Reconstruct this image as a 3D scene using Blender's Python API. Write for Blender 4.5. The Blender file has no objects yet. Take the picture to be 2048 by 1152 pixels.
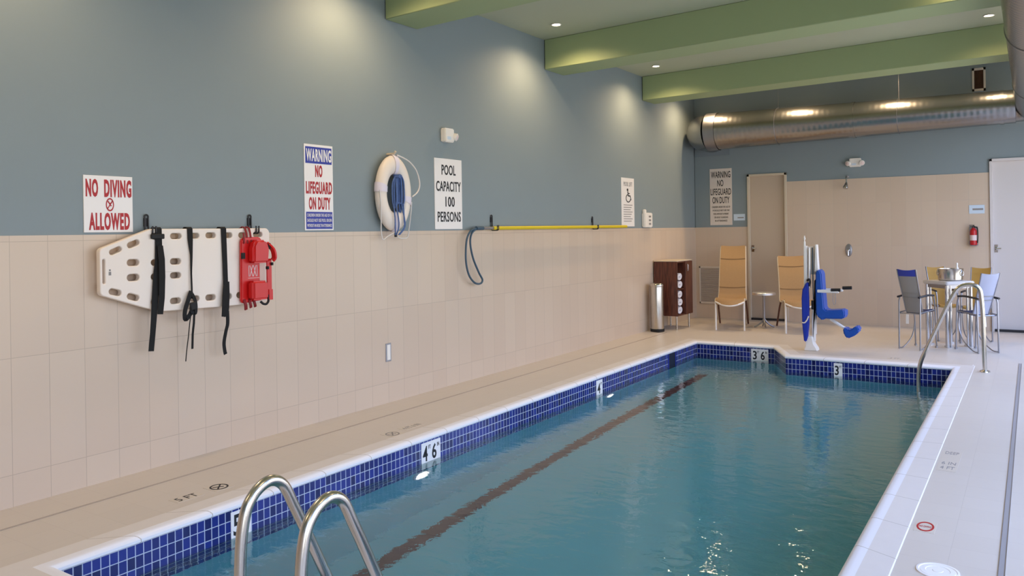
import bpy, bmesh, math, random
from math import sin, cos, pi, radians, sqrt
from mathutils import Vector, Matrix

random.seed(4)
scene = bpy.context.scene
COL = scene.collection

# ------------------------------------------------------------------ camera
cam_d = bpy.data.cameras.new('camera')
cam = bpy.data.objects.new('camera', cam_d)
COL.objects.link(cam)
YAW, ROLL, FPX = 0.5811, 0.0151, 1586.77
fw = Vector((-sin(YAW), cos(YAW), 0))
rt0, up0 = Vector((cos(YAW), sin(YAW), 0)), Vector((0, 0, 1))
rt = cos(-ROLL) * rt0 + sin(-ROLL) * up0
up = -sin(-ROLL) * rt0 + cos(-ROLL) * up0
mw = Matrix((rt, up, -fw)).transposed().to_4x4()
mw.translation = Vector((0, 0, 1.383))
cam.matrix_world = mw
cam_d.sensor_fit = 'HORIZONTAL'
cam_d.sensor_width = 36.0
cam_d.lens = FPX / 2048 * 36.0
cam_d.shift_y = -(576 - 462.84) / 2048
cam_d.clip_start = 0.02
scene.camera = cam

# ------------------------------------------------------------------ world, exposure
scene.view_settings.view_transform = 'Standard'
scene.view_settings.look = 'None'
scene.view_settings.gamma = 1
scene.view_settings.use_curve_mapping = False
scene.view_settings.exposure = 0.0
world = bpy.data.worlds.new('daylight')
scene.world = world
world.use_nodes = True
bgn = world.node_tree.nodes['Background']
# overcast blue sky over a dimmer, neutral street level
wnt = world.node_tree
wtc = wnt.nodes.new('ShaderNodeTexCoord')
wsep = wnt.nodes.new('ShaderNodeSeparateXYZ')
wramp = wnt.nodes.new('ShaderNodeValToRGB')
wnt.links.new(wtc.outputs['Generated'], wsep.inputs[0])
wmap = wnt.nodes.new('ShaderNodeMapRange')
wmap.inputs[1].default_value = -1; wmap.inputs[2].default_value = 1
wnt.links.new(wsep.outputs['Z'], wmap.inputs[0])
wnt.links.new(wmap.outputs[0], wramp.inputs[0])
we = wramp.color_ramp.elements
we[0].position = 0.48; we[0].color = (0.42, 0.41, 0.40, 1)
we[1].position = 0.75; we[1].color = (0.38, 0.54, 0.98, 1)
e = we.new(0.54); e.color = (0.54, 0.56, 0.60, 1)
wnt.links.new(wramp.outputs['Color'], bgn.inputs['Color'])
bgn.inputs['Strength'].default_value = 6.6
scene.cycles.use_denoising = True
scene.cycles.sample_clamp_indirect = 6
scene.cycles.caustics_refractive = True
scene.cycles.caustics_reflective = True

# ------------------------------------------------------------------ room numbers
LX, BY, RX, FY = -4.415, 11.955, 0.75, -2.6
HC = 3.46
ZT, ZT2 = 1.40, 2.053
ZW = -0.178
POOL = [(-3.47, 1.72), (-0.66, 1.72), (-0.66, 8.77), (-2.25, 8.77), (-2.53, 9.37), (-3.47, 9.37)]
WINDOWS = [(-2.2, 0.1), (0.5, 2.8), (3.2, 5.5), (5.9, 8.2), (8.6, 11.3)]
WZ0, WZ1 = 0.10, 2.95

# daylight enters through the window openings (sampling guides for the sky light)
for (a, b) in WINDOWS:
    ld = bpy.data.lights.new('daylight_portal', 'AREA')
    ld.shape = 'RECTANGLE'
    ld.size = WZ1 - WZ0
    ld.size_y = b - a
    ld.cycles.is_portal = True
    lo = bpy.data.objects.new('daylight_portal', ld)
    lo.location = (RX + 0.06, (a + b) / 2, (WZ0 + WZ1) / 2)
    lo.rotation_euler = (0, radians(90), 0)
    COL.objects.link(lo)

LIGHT_COL = (1.0, 0.70, 0.40)

# ------------------------------------------------------------------ materials
def lin(r, g, b):
    f = lambda c: (c / 12.92 if c <= 0.04045 else ((c + 0.055) / 1.055) ** 2.4)
    return (f(r / 255), f(g / 255), f(b / 255), 1)

def mat(name, col, rough=0.5, metal=0.0, noise=0.0, nscale=30, bump=0.0, bscale=200, **kw):
    m = bpy.data.materials.new(name)
    m.use_nodes = True
    nt = m.node_tree
    p = nt.nodes['Principled BSDF']
    p.inputs['Base Color'].default_value = col
    p.inputs['Roughness'].default_value = rough
    p.inputs['Metallic'].default_value = metal
    for k, v in kw.items():
        p.inputs[k].default_value = v
    tc = nt.nodes.new('ShaderNodeTexCoord')
    if noise:
        n = nt.nodes.new('ShaderNodeTexNoise')
        n.inputs['Scale'].default_value = nscale
        n.inputs['Detail'].default_value = 4
        r = nt.nodes.new('ShaderNodeMix'); r.data_type = 'RGBA'
        r.inputs[6].default_value = tuple(c * (1 - noise) for c in col[:3]) + (1,)
        r.inputs[7].default_value = tuple(min(1, c * (1 + noise)) for c in col[:3]) + (1,)
        nt.links.new(tc.outputs['Object'], n.inputs['Vector'])
        nt.links.new(n.outputs['Fac'], r.inputs[0])
        nt.links.new(r.outputs[2], p.inputs['Base Color'])
    if bump:
        n2 = nt.nodes.new('ShaderNodeTexNoise')
        n2.inputs['Scale'].default_value = bscale
        b = nt.nodes.new('ShaderNodeBump')
        b.inputs['Strength'].default_value = bump
        b.inputs['Distance'].default_value = 0.002
        nt.links.new(tc.outputs['Object'], n2.inputs['Vector'])
        nt.links.new(n2.outputs['Fac'], b.inputs['Height'])
        nt.links.new(b.outputs['Normal'], p.inputs['Normal'])
    return m

def brick(name, c1, c2, grout, bw, bh, mortar, rough=0.35, bumpd=0.0015, ox=0.0, oy=0.0, bias=0.0, smooth=0.1):
    m = bpy.data.materials.new(name)
    m.use_nodes = True
    nt = m.node_tree
    p = nt.nodes['Principled BSDF']
    p.inputs['Roughness'].default_value = rough
    uv = nt.nodes.new('ShaderNodeUVMap'); uv.uv_map = 'UVMap'
    mp = nt.nodes.new('ShaderNodeMapping')
    mp.inputs['Location'].default_value = (ox, oy, 0)
    t = nt.nodes.new('ShaderNodeTexBrick')
    t.offset = 0.0; t.squash = 1.0
    t.inputs['Scale'].default_value = 1.0
    t.inputs['Brick Width'].default_value = bw
    t.inputs['Row Height'].default_value = bh
    t.inputs['Mortar Size'].default_value = mortar
    t.inputs['Mortar Smooth'].default_value = smooth
    t.inputs['Bias'].default_value = bias
    t.inputs['Color1'].default_value = c1
    t.inputs['Color2'].default_value = c2
    t.inputs['Mortar'].default_value = grout
    b = nt.nodes.new('ShaderNodeBump')
    b.invert = True
    b.inputs['Strength'].default_value = 0.5
    b.inputs['Distance'].default_value = bumpd
    nt.links.new(uv.outputs['UV'], mp.inputs['Vector'])
    nt.links.new(mp.outputs['Vector'], t.inputs['Vector'])
    nt.links.new(t.outputs['Color'], p.inputs['Base Color'])
    nt.links.new(t.outputs['Fac'], b.inputs['Height'])
    nt.links.new(b.outputs['Normal'], p.inputs['Normal'])
    return m

M = {}
M['paint'] = mat('blue_grey_paint', lin(134, 147, 152), 0.6, noise=0.02, nscale=4, bump=0.15, bscale=300)
M['green'] = mat('green_ceiling_paint', lin(158, 174, 130), 0.6, noise=0.02, nscale=4, bump=0.1, bscale=300)
M['sage'] = mat('sage_ceiling_tone', lin(178, 184, 160), 0.6, noise=0.02, nscale=4, bump=0.1, bscale=300)  # ceiling tone, lighter and greyer than the green of the beams
M['walltile'] = brick('cream_wall_tile', lin(206, 186, 166), lin(210, 191, 171), lin(184, 166, 148), 0.1905, 0.6015, 0.0016, 0.3, 0.001, ox=-(1.997 % 0.1905) + 0.1905, oy=-0.165 + 0.6015)
M['walltile_b'] = brick('cream_wall_tile_back', lin(206, 186, 166), lin(210, 191, 171), lin(196, 182, 166), 0.186, 0.6015, 0.0016, 0.3, 0.001, ox=2.0, oy=-1.104 + 2 * 0.6015)
M['deck'] = brick('cream_deck_tile', lin(204, 194, 182), lin(206, 196, 184), lin(196, 186, 174), 0.19, 0.19, 0.0012, 0.42, 0.0006, ox=10, oy=10)
M['coping'] = mat('coping_stone', lin(219, 212, 205), 0.4, noise=0.03, nscale=15, bump=0.15, bscale=250)
M['nosing'] = mat('white_nosing_tile', lin(236, 236, 240), 0.35)
M['grout'] = mat('coping_joint_grout', lin(186, 178, 168), 0.8)
M['bluetile'] = brick('cobalt_waterline_tile', lin(10, 18, 80), lin(24, 40, 132), lin(186, 194, 212), 0.0405, 0.058, 0.0022, 0.15, 0.001, ox=10.0, oy=10 * 0.058 + 0.028, smooth=0.0)
M['plaster'] = mat('pool_plaster', lin(118, 198, 206), 0.7, noise=0.05, nscale=3)
M['lane'] = mat('brown_lane_tile', lin(76, 52, 62), 0.5)
M['steel'] = mat('brushed_stainless', (0.60, 0.56, 0.50, 1), 0.24, 1.0, bump=0.05, bscale=400)
M['alulight'] = mat('satin_aluminium', (0.72, 0.72, 0.73, 1), 0.38, 1.0)
M['chrome'] = mat('chrome', (0.6, 0.6, 0.62, 1), 0.14, 1.0)
M['alu'] = mat('aluminium', (0.36, 0.36, 0.39, 1), 0.35, 1.0)
M['white'] = mat('white_plastic', lin(238, 234, 228), 0.4)
M['board'] = mat('offwhite_polyethylene', lin(240, 228, 216), 0.45, noise=0.01, nscale=8)
M['signwhite'] = mat('white_sign_plastic', lin(242, 238, 236), 0.4)
M['signwhite2'] = mat('ivory_sign_plastic', lin(226, 214, 204), 0.5)
M['red'] = mat('red_lettering', lin(176, 22, 30), 0.5)
M['redvinyl'] = mat('red_vinyl_foam', lin(206, 24, 24), 0.32, noise=0.06, nscale=20)
M['darkred'] = mat('dark_red_strap', lin(130, 14, 20), 0.6)
M['black'] = mat('black_webbing', lin(9, 9, 11), 0.8, bump=0.3, bscale=500)
M['ink'] = mat('black_ink', lin(30, 30, 34), 0.6)
M['grey'] = mat('grey_ink', lin(140, 136, 134), 0.6)
M['signblue'] = mat('blue_sign_ink', lin(44, 58, 160), 0.5)
M['dkmetal'] = mat('black_painted_metal', lin(34, 34, 38), 0.45)
M['rope'] = mat('blue_rope', lin(82, 108, 160), 0.8, noise=0.25, nscale=60, bump=0.6, bscale=300)
M['line'] = mat('white_grab_line', lin(226, 220, 216), 0.8, bump=0.4, bscale=400)
M['band'] = mat('lilac_white_band', lin(232, 224, 236), 0.6)
M['yellow'] = mat('yellow_pole', lin(222, 196, 26), 0.4)
M['crook'] = mat('blue_grey_vinyl', lin(58, 84, 104), 0.45)
M['walnut'] = None
M['towel'] = mat('white_terry', lin(240, 238, 244), 0.95, bump=0.8, bscale=350)
M['tan'] = mat('tan_woven_fabric', lin(168, 134, 92), 0.8, noise=0.08, nscale=60, bump=0.5, bscale=400)
M['seam'] = mat('tan_seam', lin(146, 114, 74), 0.8)
M['door'] = mat('beige_door_paint', lin(196, 178, 158), 0.45)
M['frame'] = mat('beige_frame_paint', lin(208, 194, 172), 0.45)
M['doorw'] = mat('pale_door_paint', lin(214, 208, 206), 0.45)
M['liftblue'] = mat('blue_moulded_plastic', lin(24, 80, 172), 0.35)
M['coverblue'] = mat('royal_blue_vinyl', lin(22, 52, 168), 0.45, bump=0.2, bscale=60)
M['mesh'] = mat('grey_sling_mesh', lin(150, 146, 140), 0.7, bump=0.5, bscale=600)
M['meshl'] = mat('pale_blue_grey_sling', lin(172, 176, 196), 0.7, bump=0.5, bscale=600)
M['navy'] = mat('navy_sling', lin(28, 40, 84), 0.7, bump=0.4, bscale=600)
M['headblue'] = mat('blue_sling', lin(48, 62, 160), 0.7, bump=0.4, bscale=600)
M['tansling'] = mat('olive_tan_sling', lin(168, 132, 62), 0.7, bump=0.4, bscale=600)
M['tabletop'] = mat('pale_grey_tabletop', lin(200, 198, 198), 0.25, noise=0.03, nscale=80)
M['galv'] = None
M['grille'] = mat('pale_grille_paint', lin(216, 206, 194), 0.5)
M['grilleback'] = mat('grille_cavity', lin(158, 146, 138), 0.8)
M['ventdark'] = mat('vent_cavity', lin(84, 66, 48), 0.9)
M['extred'] = mat('extinguisher_red', lin(190, 28, 36), 0.3)
M['label'] = mat('pale_label', lin(226, 206, 204), 0.5)
M['paleblue'] = mat('pale_blue_sign', lin(204, 220, 236), 0.4)
M['plate'] = mat('blue_grey_plate', lin(124, 136, 144), 0.5)
M['rubber'] = mat('black_rubber', lin(22, 22, 24), 0.7)
M['drain'] = mat('drain_channel', lin(150, 146, 146), 0.5)
M['drainl'] = mat('left_drain_channel', lin(172, 156, 138), 0.6)
M['skim'] = mat('skimmer_opening_shade', lin(10, 26, 50), 0.6)

def walnut():
    m = mat('dark_walnut', lin(92, 48, 34), 0.4)
    nt = m.node_tree; p = nt.nodes['Principled BSDF']
    tc = nt.nodes.new('ShaderNodeTexCoord')
    mp = nt.nodes.new('ShaderNodeMapping'); mp.inputs['Scale'].default_value = (14, 14, 1.2)
    n = nt.nodes.new('ShaderNodeTexNoise'); n.inputs['Scale'].default_value = 4; n.inputs['Detail'].default_value = 6
    r = nt.nodes.new('ShaderNodeValToRGB')
    r.color_ramp.elements[0].position = 0.35; r.color_ramp.elements[0].color = lin(66, 32, 24)
    r.color_ramp.elements[1].position = 0.7; r.color_ramp.elements[1].color = lin(112, 62, 44)
    nt.links.new(tc.outputs['Object'], mp.inputs['Vector']); nt.links.new(mp.outputs['Vector'], n.inputs['Vector'])
    nt.links.new(n.outputs['Fac'], r.inputs[0]); nt.links.new(r.outputs['Color'], p.inputs['Base Color'])
    return m
M['walnut'] = walnut()

def galv(name, axis):
    m = mat(name, (0.38, 0.375, 0.37, 1), 0.27, 1.0)
    nt = m.node_tree; p = nt.nodes['Principled BSDF']
    tc = nt.nodes.new('ShaderNodeTexCoord')
    w = nt.nodes.new('ShaderNodeTexWave'); w.bands_direction = axis
    w.inputs['Scale'].default_value = 4.5; w.inputs['Distortion'].default_value = 0.0
    b = nt.nodes.new('ShaderNodeBump'); b.inputs['Strength'].default_value = 0.12; b.inputs['Distance'].default_value = 0.006
    nt.links.new(tc.outputs['Object'], w.inputs['Vector']); nt.links.new(w.outputs['Fac'], b.inputs['Height'])
    nt.links.new(b.outputs['Normal'], p.inputs['Normal'])
    return m
M['galv'] = galv('spiral_galvanised_steel', 'X')
M['galvy'] = galv('spiral_galvanised_steel_run', 'Y')

def emit(name, col, s):
    m = bpy.data.materials.new(name); m.use_nodes = True
    p = m.node_tree.nodes['Principled BSDF']
    p.inputs['Emission Color'].default_value = col
    p.inputs['Emission Strength'].default_value = s
    return m
M['lamp'] = emit('warm_lamp_lens', (1.0, 0.78, 0.52, 1), 30)
M['poollamp'] = emit('pool_light_lens', (1.0, 0.97, 0.95, 1), 3.0)

def water():
    m = bpy.data.materials.new('pool_water'); m.use_nodes = True
    nt = m.node_tree; p = nt.nodes['Principled BSDF']
    p.inputs['Base Color'].default_value = (0.86, 0.98, 0.97, 1)
    p.inputs['Transmission Weight'].default_value = 1.0
    p.inputs['Roughness'].default_value = 0.0
    p.inputs['IOR'].default_value = 1.5
    tc = nt.nodes.new('ShaderNodeTexCoord')
    mp = nt.nodes.new('ShaderNodeMapping'); mp.inputs['Rotation'].default_value = (0, 0, 0.5); mp.inputs['Scale'].default_value = (1, 1.7, 1)
    n = nt.nodes.new('ShaderNodeTexNoise'); n.inputs['Scale'].default_value = 6.5; n.inputs['Detail'].default_value = 4; n.inputs['Roughness'].default_value = 0.5; n.inputs['Distortion'].default_value = 0.5
    b = nt.nodes.new('ShaderNodeBump'); b.inputs['Strength'].default_value = 0.23; b.inputs['Distance'].default_value = 0.02
    nt.links.new(tc.outputs['Object'], mp.inputs['Vector']); nt.links.new(mp.outputs['Vector'], n.inputs['Vector'])
    nt.links.new(n.outputs['Fac'], b.inputs['Height']); nt.links.new(b.outputs['Normal'], p.inputs['Normal'])
    return m
M['water'] = water()

def glass():
    m = bpy.data.materials.new('window_glass'); m.use_nodes = True
    nt = m.node_tree; nt.nodes.clear()
    o = nt.nodes.new('ShaderNodeOutputMaterial'); mx = nt.nodes.new('ShaderNodeMixShader')
    t = nt.nodes.new('ShaderNodeBsdfTransparent'); g = nt.nodes.new('ShaderNodeBsdfGlossy'); g.inputs['Roughness'].default_value = 0.0
    mx.inputs[0].default_value = 0.06
    nt.links.new(t.outputs[0], mx.inputs[1]); nt.links.new(g.outputs[0], mx.inputs[2]); nt.links.new(mx.outputs[0], o.inputs[0])
    return m
M['glass'] = glass()

# ------------------------------------------------------------------ mesh helpers
class MB:
    def __init__(s): s.bm = bmesh.new()
    def bx(s, x0, x1, y0, y1, z0, z1, mi=0):
        vs = [s.bm.verts.new((x, y, z)) for z in (z0, z1) for y in (y0, y1) for x in (x0, x1)]
        fs = [(0, 2, 3, 1), (4, 5, 7, 6), (0, 1, 5, 4), (2, 6, 7, 3), (0, 4, 6, 2), (1, 3, 7, 5)]
        for f in fs:
            q = s.bm.faces.new([vs[i] for i in f]); q.material_index = mi
        return s
    def obox(s, c, u, v, n, su, sv, sn):
        c, u, v, n = Vector(c), Vector(u).normalized(), Vector(v).normalized(), Vector(n).normalized()
        vs = [s.bm.verts.new(c + u * a * su / 2 + v * b * sv / 2 + n * d * sn / 2) for d in (-1, 1) for b in (-1, 1) for a in (-1, 1)]
        for f in [(0, 2, 3, 1), (4, 5, 7, 6), (0, 1, 5, 4), (2, 6, 7, 3), (0, 4, 6, 2), (1, 3, 7, 5)]:
            s.bm.faces.new([vs[i] for i in f])
        return s
    def face(s, pts, mi=0):
        f = s.bm.faces.new([s.bm.verts.new(p) for p in pts]); f.material_index = mi
        return f
    def tube(s, pts, r, seg=10, closed=False, rs=None, cap=True, flat=1.0, flatdir=None):
        P = [Vector(p) for p in pts]
        n = len(P); rings = []
        ref = None
        for i in range(n):
            if closed: t = (P[(i + 1) % n] - P[i - 1])
            else: t = P[min(i + 1, n - 1)] - P[max(i - 1, 0)]
            t.normalize()
            if ref is None:
                ref = Vector((0, 0, 1)) if abs(t.z) < 0.9 else Vector((1, 0, 0))
            a = (ref - t * ref.dot(t))
            if a.length < 1e-5: a = t.orthogonal()
            a.normalize(); b = t.cross(a); ref = a
            rr = rs[i] if rs else r
            rings.append([s.bm.verts.new(P[i] + a * rr * cos(2 * pi * k / seg) + b * rr * sin(2 * pi * k / seg)) for k in range(seg)])
        for i in range(n if closed else n - 1):
            A, B = rings[i], rings[(i + 1) % n]
            for k in range(seg):
                s.bm.faces.new((A[k], A[(k + 1) % seg], B[(k + 1) % seg], B[k]))
        if not closed and cap:
            s.bm.faces.new(rings[0][::-1]); s.bm.faces.new(rings[-1])
        return s
    def lathe(s, prof, c, axis=(0, 0, 1), seg=28, sx=1.0, sy=1.0, caps=True):
        ax = Vector(axis).normalized(); a = ax.orthogonal().normalized(); b = ax.cross(a)
        if abs(ax.z) > 0.99: a, b = Vector((1, 0, 0)), Vector((0, 1, 0))
        if abs(ax.y) > 0.99: a, b = Vector((1, 0, 0)), Vector((0, 0, 1))
        if abs(ax.x) > 0.99: a, b = Vector((0, 1, 0)), Vector((0, 0, 1))
        c = Vector(c); rings = []
        for (r, h) in prof:
            rings.append([s.bm.verts.new(c + ax * h + a * r * sx * cos(2 * pi * k / seg) + b * r * sy * sin(2 * pi * k / seg)) for k in range(seg)])
        for A, B in zip(rings, rings[1:]):
            for k in range(seg):
                s.bm.faces.new((A[k], A[(k + 1) % seg], B[(k + 1) % seg], B[k]))
        if caps:
            s.bm.faces.new(rings[0][::-1]); s.bm.faces.new(rings[-1])
        return s
    def ribbon(s, pts, wdir, w, th):
        # flat strap following pts, wide along wdir
        P = [Vector(p) for p in pts]; W = Vector(wdir).normalized()
        ring = []
        for i, p in enumerate(P):
            t = (P[min(i + 1, len(P) - 1)] - P[max(i - 1, 0)]).normalized()
            n = t.cross(W).normalized()
            wd = n.cross(t).normalized()
            ww = w[i] if isinstance(w, (list, tuple)) else w
            ring.append([s.bm.verts.new(p + wd * a * ww / 2 + n * b * th / 2) for a, b in ((-1, -1), (1, -1), (1, 1), (-1, 1))])
        for A, B in zip(ring, ring[1:]):
            for k in range(4): s.bm.faces.new((A[k], A[(k + 1) % 4], B[(k + 1) % 4], B[k]))
        s.bm.faces.new(ring[0][::-1]); s.bm.faces.new(ring[-1])
        return s
    def prism(s, pts, ext):
        e = Vector(ext)
        A = [s.bm.verts.new(p) for p in pts]; B = [s.bm.verts.new(Vector(p) + e) for p in pts]
        s.bm.faces.new(A[::-1]); s.bm.faces.new(B)
        n = len(pts)
        for i in range(n): s.bm.faces.new((A[i], A[(i + 1) % n], B[(i + 1) % n], B[i]))
        return s
    def grid(s, fn, nu, nv):
        V = [[s.bm.verts.new(fn(i / nu, j / nv)) for j in range(nv + 1)] for i in range(nu + 1)]
        for i in range(nu):
            for j in range(nv): s.bm.faces.new((V[i][j], V[i + 1][j], V[i + 1][j + 1], V[i][j + 1]))
        return s
    def thick(s, fn, nu, nv, th):
        # closed slab: fn gives the top point, th a vector
        t = Vector(th)
        V = [[s.bm.verts.new(Vector(fn(i / nu, j / nv))) for j in range(nv + 1)] for i in range(nu + 1)]
        W = [[s.bm.verts.new(Vector(fn(i / nu, j / nv)) + t) for j in range(nv + 1)] for i in range(nu + 1)]
        for i in range(nu):
            for j in range(nv):
                s.bm.faces.new((V[i][j], V[i + 1][j], V[i + 1][j + 1], V[i][j + 1]))
                s.bm.faces.new((W[i][j], W[i][j + 1], W[i + 1][j + 1], W[i + 1][j]))
        for i in range(nu):
            s.bm.faces.new((V[i][0], W[i][0], W[i + 1][0], V[i + 1][0])); s.bm.faces.new((V[i][nv], V[i + 1][nv], W[i + 1][nv], W[i][nv]))
        for j in range(nv):
            s.bm.faces.new((V[0][j], V[0][j + 1], W[0][j + 1], W[0][j])); s.bm.faces.new((V[nu][j], W[nu][j], W[nu][j + 1], V[nu][j + 1]))
        return s
    def addmesh(s, me):
        s.bm.from_mesh(me); return s
    def bevel(s, w, seg=2, ang=30):
        s.bm.normal_update()
        es = [e for e in s.bm.edges if len(e.link_faces) == 2 and e.calc_face_angle(0) > radians(ang)]
        bmesh.ops.bevel(s.bm, geom=es, offset=w, segments=seg, affect='EDGES', clamp_overlap=True)
        return s

def smooth_path(pts, n=8, closed=False):
    P = [Vector(p) for p in pts]; out = []
    m = len(P)
    for i in range(m if closed else m - 1):
        g = (lambda k: P[k % m]) if closed else (lambda k: P[max(0, min(m - 1, k))])
        p0, p1, p2, p3 = g(i - 1), g(i), g(i + 1), g(i + 2)
        for k in range(n):
            t = k / n
            out.append(0.5 * ((2 * p1) + (p2 - p0) * t + (2 * p0 - 5 * p1 + 4 * p2 - p3) * t * t + (-p0 + 3 * p1 - 3 * p2 + p3) * t ** 3))
    if not closed: out.append(P[-1])
    return out

def fillet(pts, r, n=6):
    P = [Vector(p) for p in pts]; out = [P[0]]
    rs = r if isinstance(r, (list, tuple)) else [r] * len(P)
    for i in range(1, len(P) - 1):
        a, b = (P[i - 1] - P[i]), (P[i + 1] - P[i])
        d = min(rs[i], a.length * 0.49, b.length * 0.49)
        A, B = P[i] + a.normalized() * d, P[i] + b.normalized() * d
        for k in range(n + 1):
            t = k / n
            out.append(A * (1 - t) ** 2 + P[i] * 2 * t * (1 - t) + B * t * t)
    out.append(P[-1]); return out

def tag(o, label=None, cat=None, group=None, kind=None):
    if label: o['label'] = label
    if cat: o['category'] = cat
    if group: o['group'] = group
    if kind: o['kind'] = kind
    return o

def root_of(o):
    while o.parent: o = o.parent
    return o

def obj(name, mb, material, parent=None, uvf=None, local=False, sharp=35):
    me = bpy.data.meshes.new(name)
    bmesh.ops.recalc_face_normals(mb.bm, faces=mb.bm.faces)
    if uvf:
        uv = mb.bm.loops.layers.uv.new('UVMap')
        for f in mb.bm.faces:
            for l in f.loops: l[uv].uv = uvf(l.vert.co, f)
    mb.bm.to_mesh(me); mb.bm.free()
    for p in me.polygons: p.use_smooth = True
    me.set_sharp_from_angle(angle=radians(sharp))
    for m in (material if isinstance(material, (list, tuple)) else [material]):
        me.materials.append(M[m] if isinstance(m, str) else m)
    o = bpy.data.objects.new(name, me)
    COL.objects.link(o)
    if parent:
        o.parent = parent
        if not local:
            me.transform(Matrix.Translation(-root_of(parent).location))
    return o

def thing(name, label, cat, loc, rz=0, group=None, kind=None):
    o = bpy.data.objects.new(name, None)
    o.empty_display_size = 0.1
    COL.objects.link(o)
    o.location = loc; o.rotation_euler = (0, 0, rz)
    return tag(o, label, cat, group, kind)

def copy_tree(o, parent=None):
    c = o.copy(); COL.objects.link(c)
    if parent: c.parent = parent
    for ch in list(o.children): copy_tree(ch, c)
    return c

def curve_mesh(cu):
    o = bpy.data.objects.new('outline', cu)
    COL.objects.link(o)
    dg = bpy.context.evaluated_depsgraph_get()
    me = bpy.data.meshes.new_from_object(o.evaluated_get(dg))
    bpy.data.objects.remove(o)
    return me

def text2d(s, bold=0.0, extrude=0.5):
    cu = bpy.data.curves.new('lettering', 'FONT')
    cu.body = s; cu.size = 1; cu.offset = bold; cu.resolution_u = 3
    cu.extrude = extrude
    cu.space_character = 1.0 + bold * 4
    return curve_mesh(cu)

class Frame:
    """a flat working plane standing in the room: origin, right, up, out"""
    def __init__(s, o, u, v, n): s.o, s.u, s.v, s.n = Vector(o), Vector(u), Vector(v), Vector(n)
    def p(s, a, b, d=0): return s.o + s.u * a + s.v * b + s.n * d
    def text(s, mb, body, a0, a1, b0, b1, d, bold=0.0, th=0.002):
        me = text2d(body, bold)
        xs = [v.co.x for v in me.vertices]; ys = [v.co.y for v in me.vertices]
        x0, x1, y0, y1 = min(xs), max(xs), min(ys), max(ys)
        for v in me.vertices:
            x, y, z = v.co
            v.co = s.p(a0 + (x - x0) / (x1 - x0) * (a1 - a0), b0 + (y - y0) / (y1 - y0) * (b1 - b0), d + (th if z > 0 else -th * 0.3))
        mb.addmesh(me); bpy.data.meshes.remove(me)
    def rect(s, mb, a0, a1, b0, b1, d0, d1):
        c = s.p((a0 + a1) / 2, (b0 + b1) / 2, (d0 + d1) / 2)
        mb.obox(c, s.u, s.v, s.n, abs(a1 - a0), abs(b1 - b0), abs(d1 - d0))
    def ring(s, mb, ca, cb, ra, rb, w, d0, d1, n=32, t0=0, t1=2 * pi):
        full = abs(t1 - t0 - 2 * pi) < 1e-6
        k = n if full else n + 1
        R = []
        for i in range(k):
            t = t0 + (t1 - t0) * i / n
            R.append([mb.bm.verts.new(s.p(ca + (ra + q) * cos(t), cb + (rb + q * rb / ra) * sin(t), d)) for q, d in ((0, d0), (0, d1), (-w, d1), (-w, d0))])
        for i in range(n):
            A, B = R[i], R[(i + 1) % k]
            for j in range(4): mb.bm.faces.new((A[j], A[(j + 1) % 4], B[(j + 1) % 4], B[j]))
    def bar(s, mb, a0, b0, a1, b1, w, d0, d1):
        A, B = s.p(a0, b0), s.p(a1, b1)
        u = (B - A); L = u.length
        mb.obox((A + B) / 2 + s.n * (d0 + d1) / 2, u, s.n.cross(u), s.n, L, w, d1 - d0)
    def disc(s, mb, ca, cb, ra, rb, d0, d1, n=24):
        mb.prism([s.p(ca + ra * cos(2 * pi * i / n), cb + rb * sin(2 * pi * i / n), d0) for i in range(n)], s.n * (d1 - d0))

def LF(y, z, off=0.0): return Frame((LX + off, y, z), (0, 1, 0), (0, 0, 1), (1, 0, 0))
def BF(x, z, off=0.0): return Frame((x, BY - off, z), (1, 0, 0), (0, 0, 1), (0, -1, 0))

def offset_poly(P, d):
    # P counter-clockwise; positive d grows outward
    out = []
    n = len(P)
    for i in range(n):
        a, b, c = Vector(P[i - 1]), Vector(P[i]), Vector(P[(i + 1) % n])
        d1, d2 = (b - a).normalized(), (c - b).normalized()
        n1, n2 = Vector((d1.y, -d1.x)), Vector((d2.y, -d2.x))
        m = (n1 + n2).normalized()
        out.append(b + m * d / m.dot(n1))
    return out

# ================================================================== structure
def struct(name, mb, m, uvf=None, **k):
    return tag(obj(name, mb, m, uvf=uvf, **k), kind='structure')

CW = 0.17                                     # coping width
HOLE = offset_poly(POOL, CW - 0.01)
mb = MB()
h = [(p.x, p.y) for p in HOLE]
def slab(pts, z1=0.0, z0=-0.12, m=None):
    (m or mb).prism([(x, y, z0) for x, y in pts], (0, 0, z1 - z0))
slab([(LX - 0.1, FY), (RX + 0.1, FY), (RX + 0.1, h[0][1]), (LX - 0.1, h[0][1])])
slab([(LX - 0.1, h[0][1]), (h[0][0], h[0][1]), (h[5][0], h[5][1]), (LX - 0.1, h[5][1])])
slab([(h[1][0], h[1][1]), (RX + 0.1, h[1][1]), (RX + 0.1, h[2][1]), (h[2][0], h[2][1])])
slab([(LX - 0.1, h[5][1]), (h[5][0], h[5][1]), (h[4][0], h[4][1]), (h[4][0], BY + 0.1), (LX - 0.1, BY + 0.1)])
slab([(h[4][0], h[4][1]), (h[3][0], h[3][1]), (h[3][0], BY + 0.1), (h[4][0], BY + 0.1)])
slab([(h[3][0], h[3][1]), (h[2][0], h[2][1]), (RX + 0.1, h[2][1]), (RX + 0.1, BY + 0.1), (h[3][0], BY + 0.1)])
struct('floor', mb, 'deck', uvf=lambda c, f: (c.x, c.y))

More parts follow.
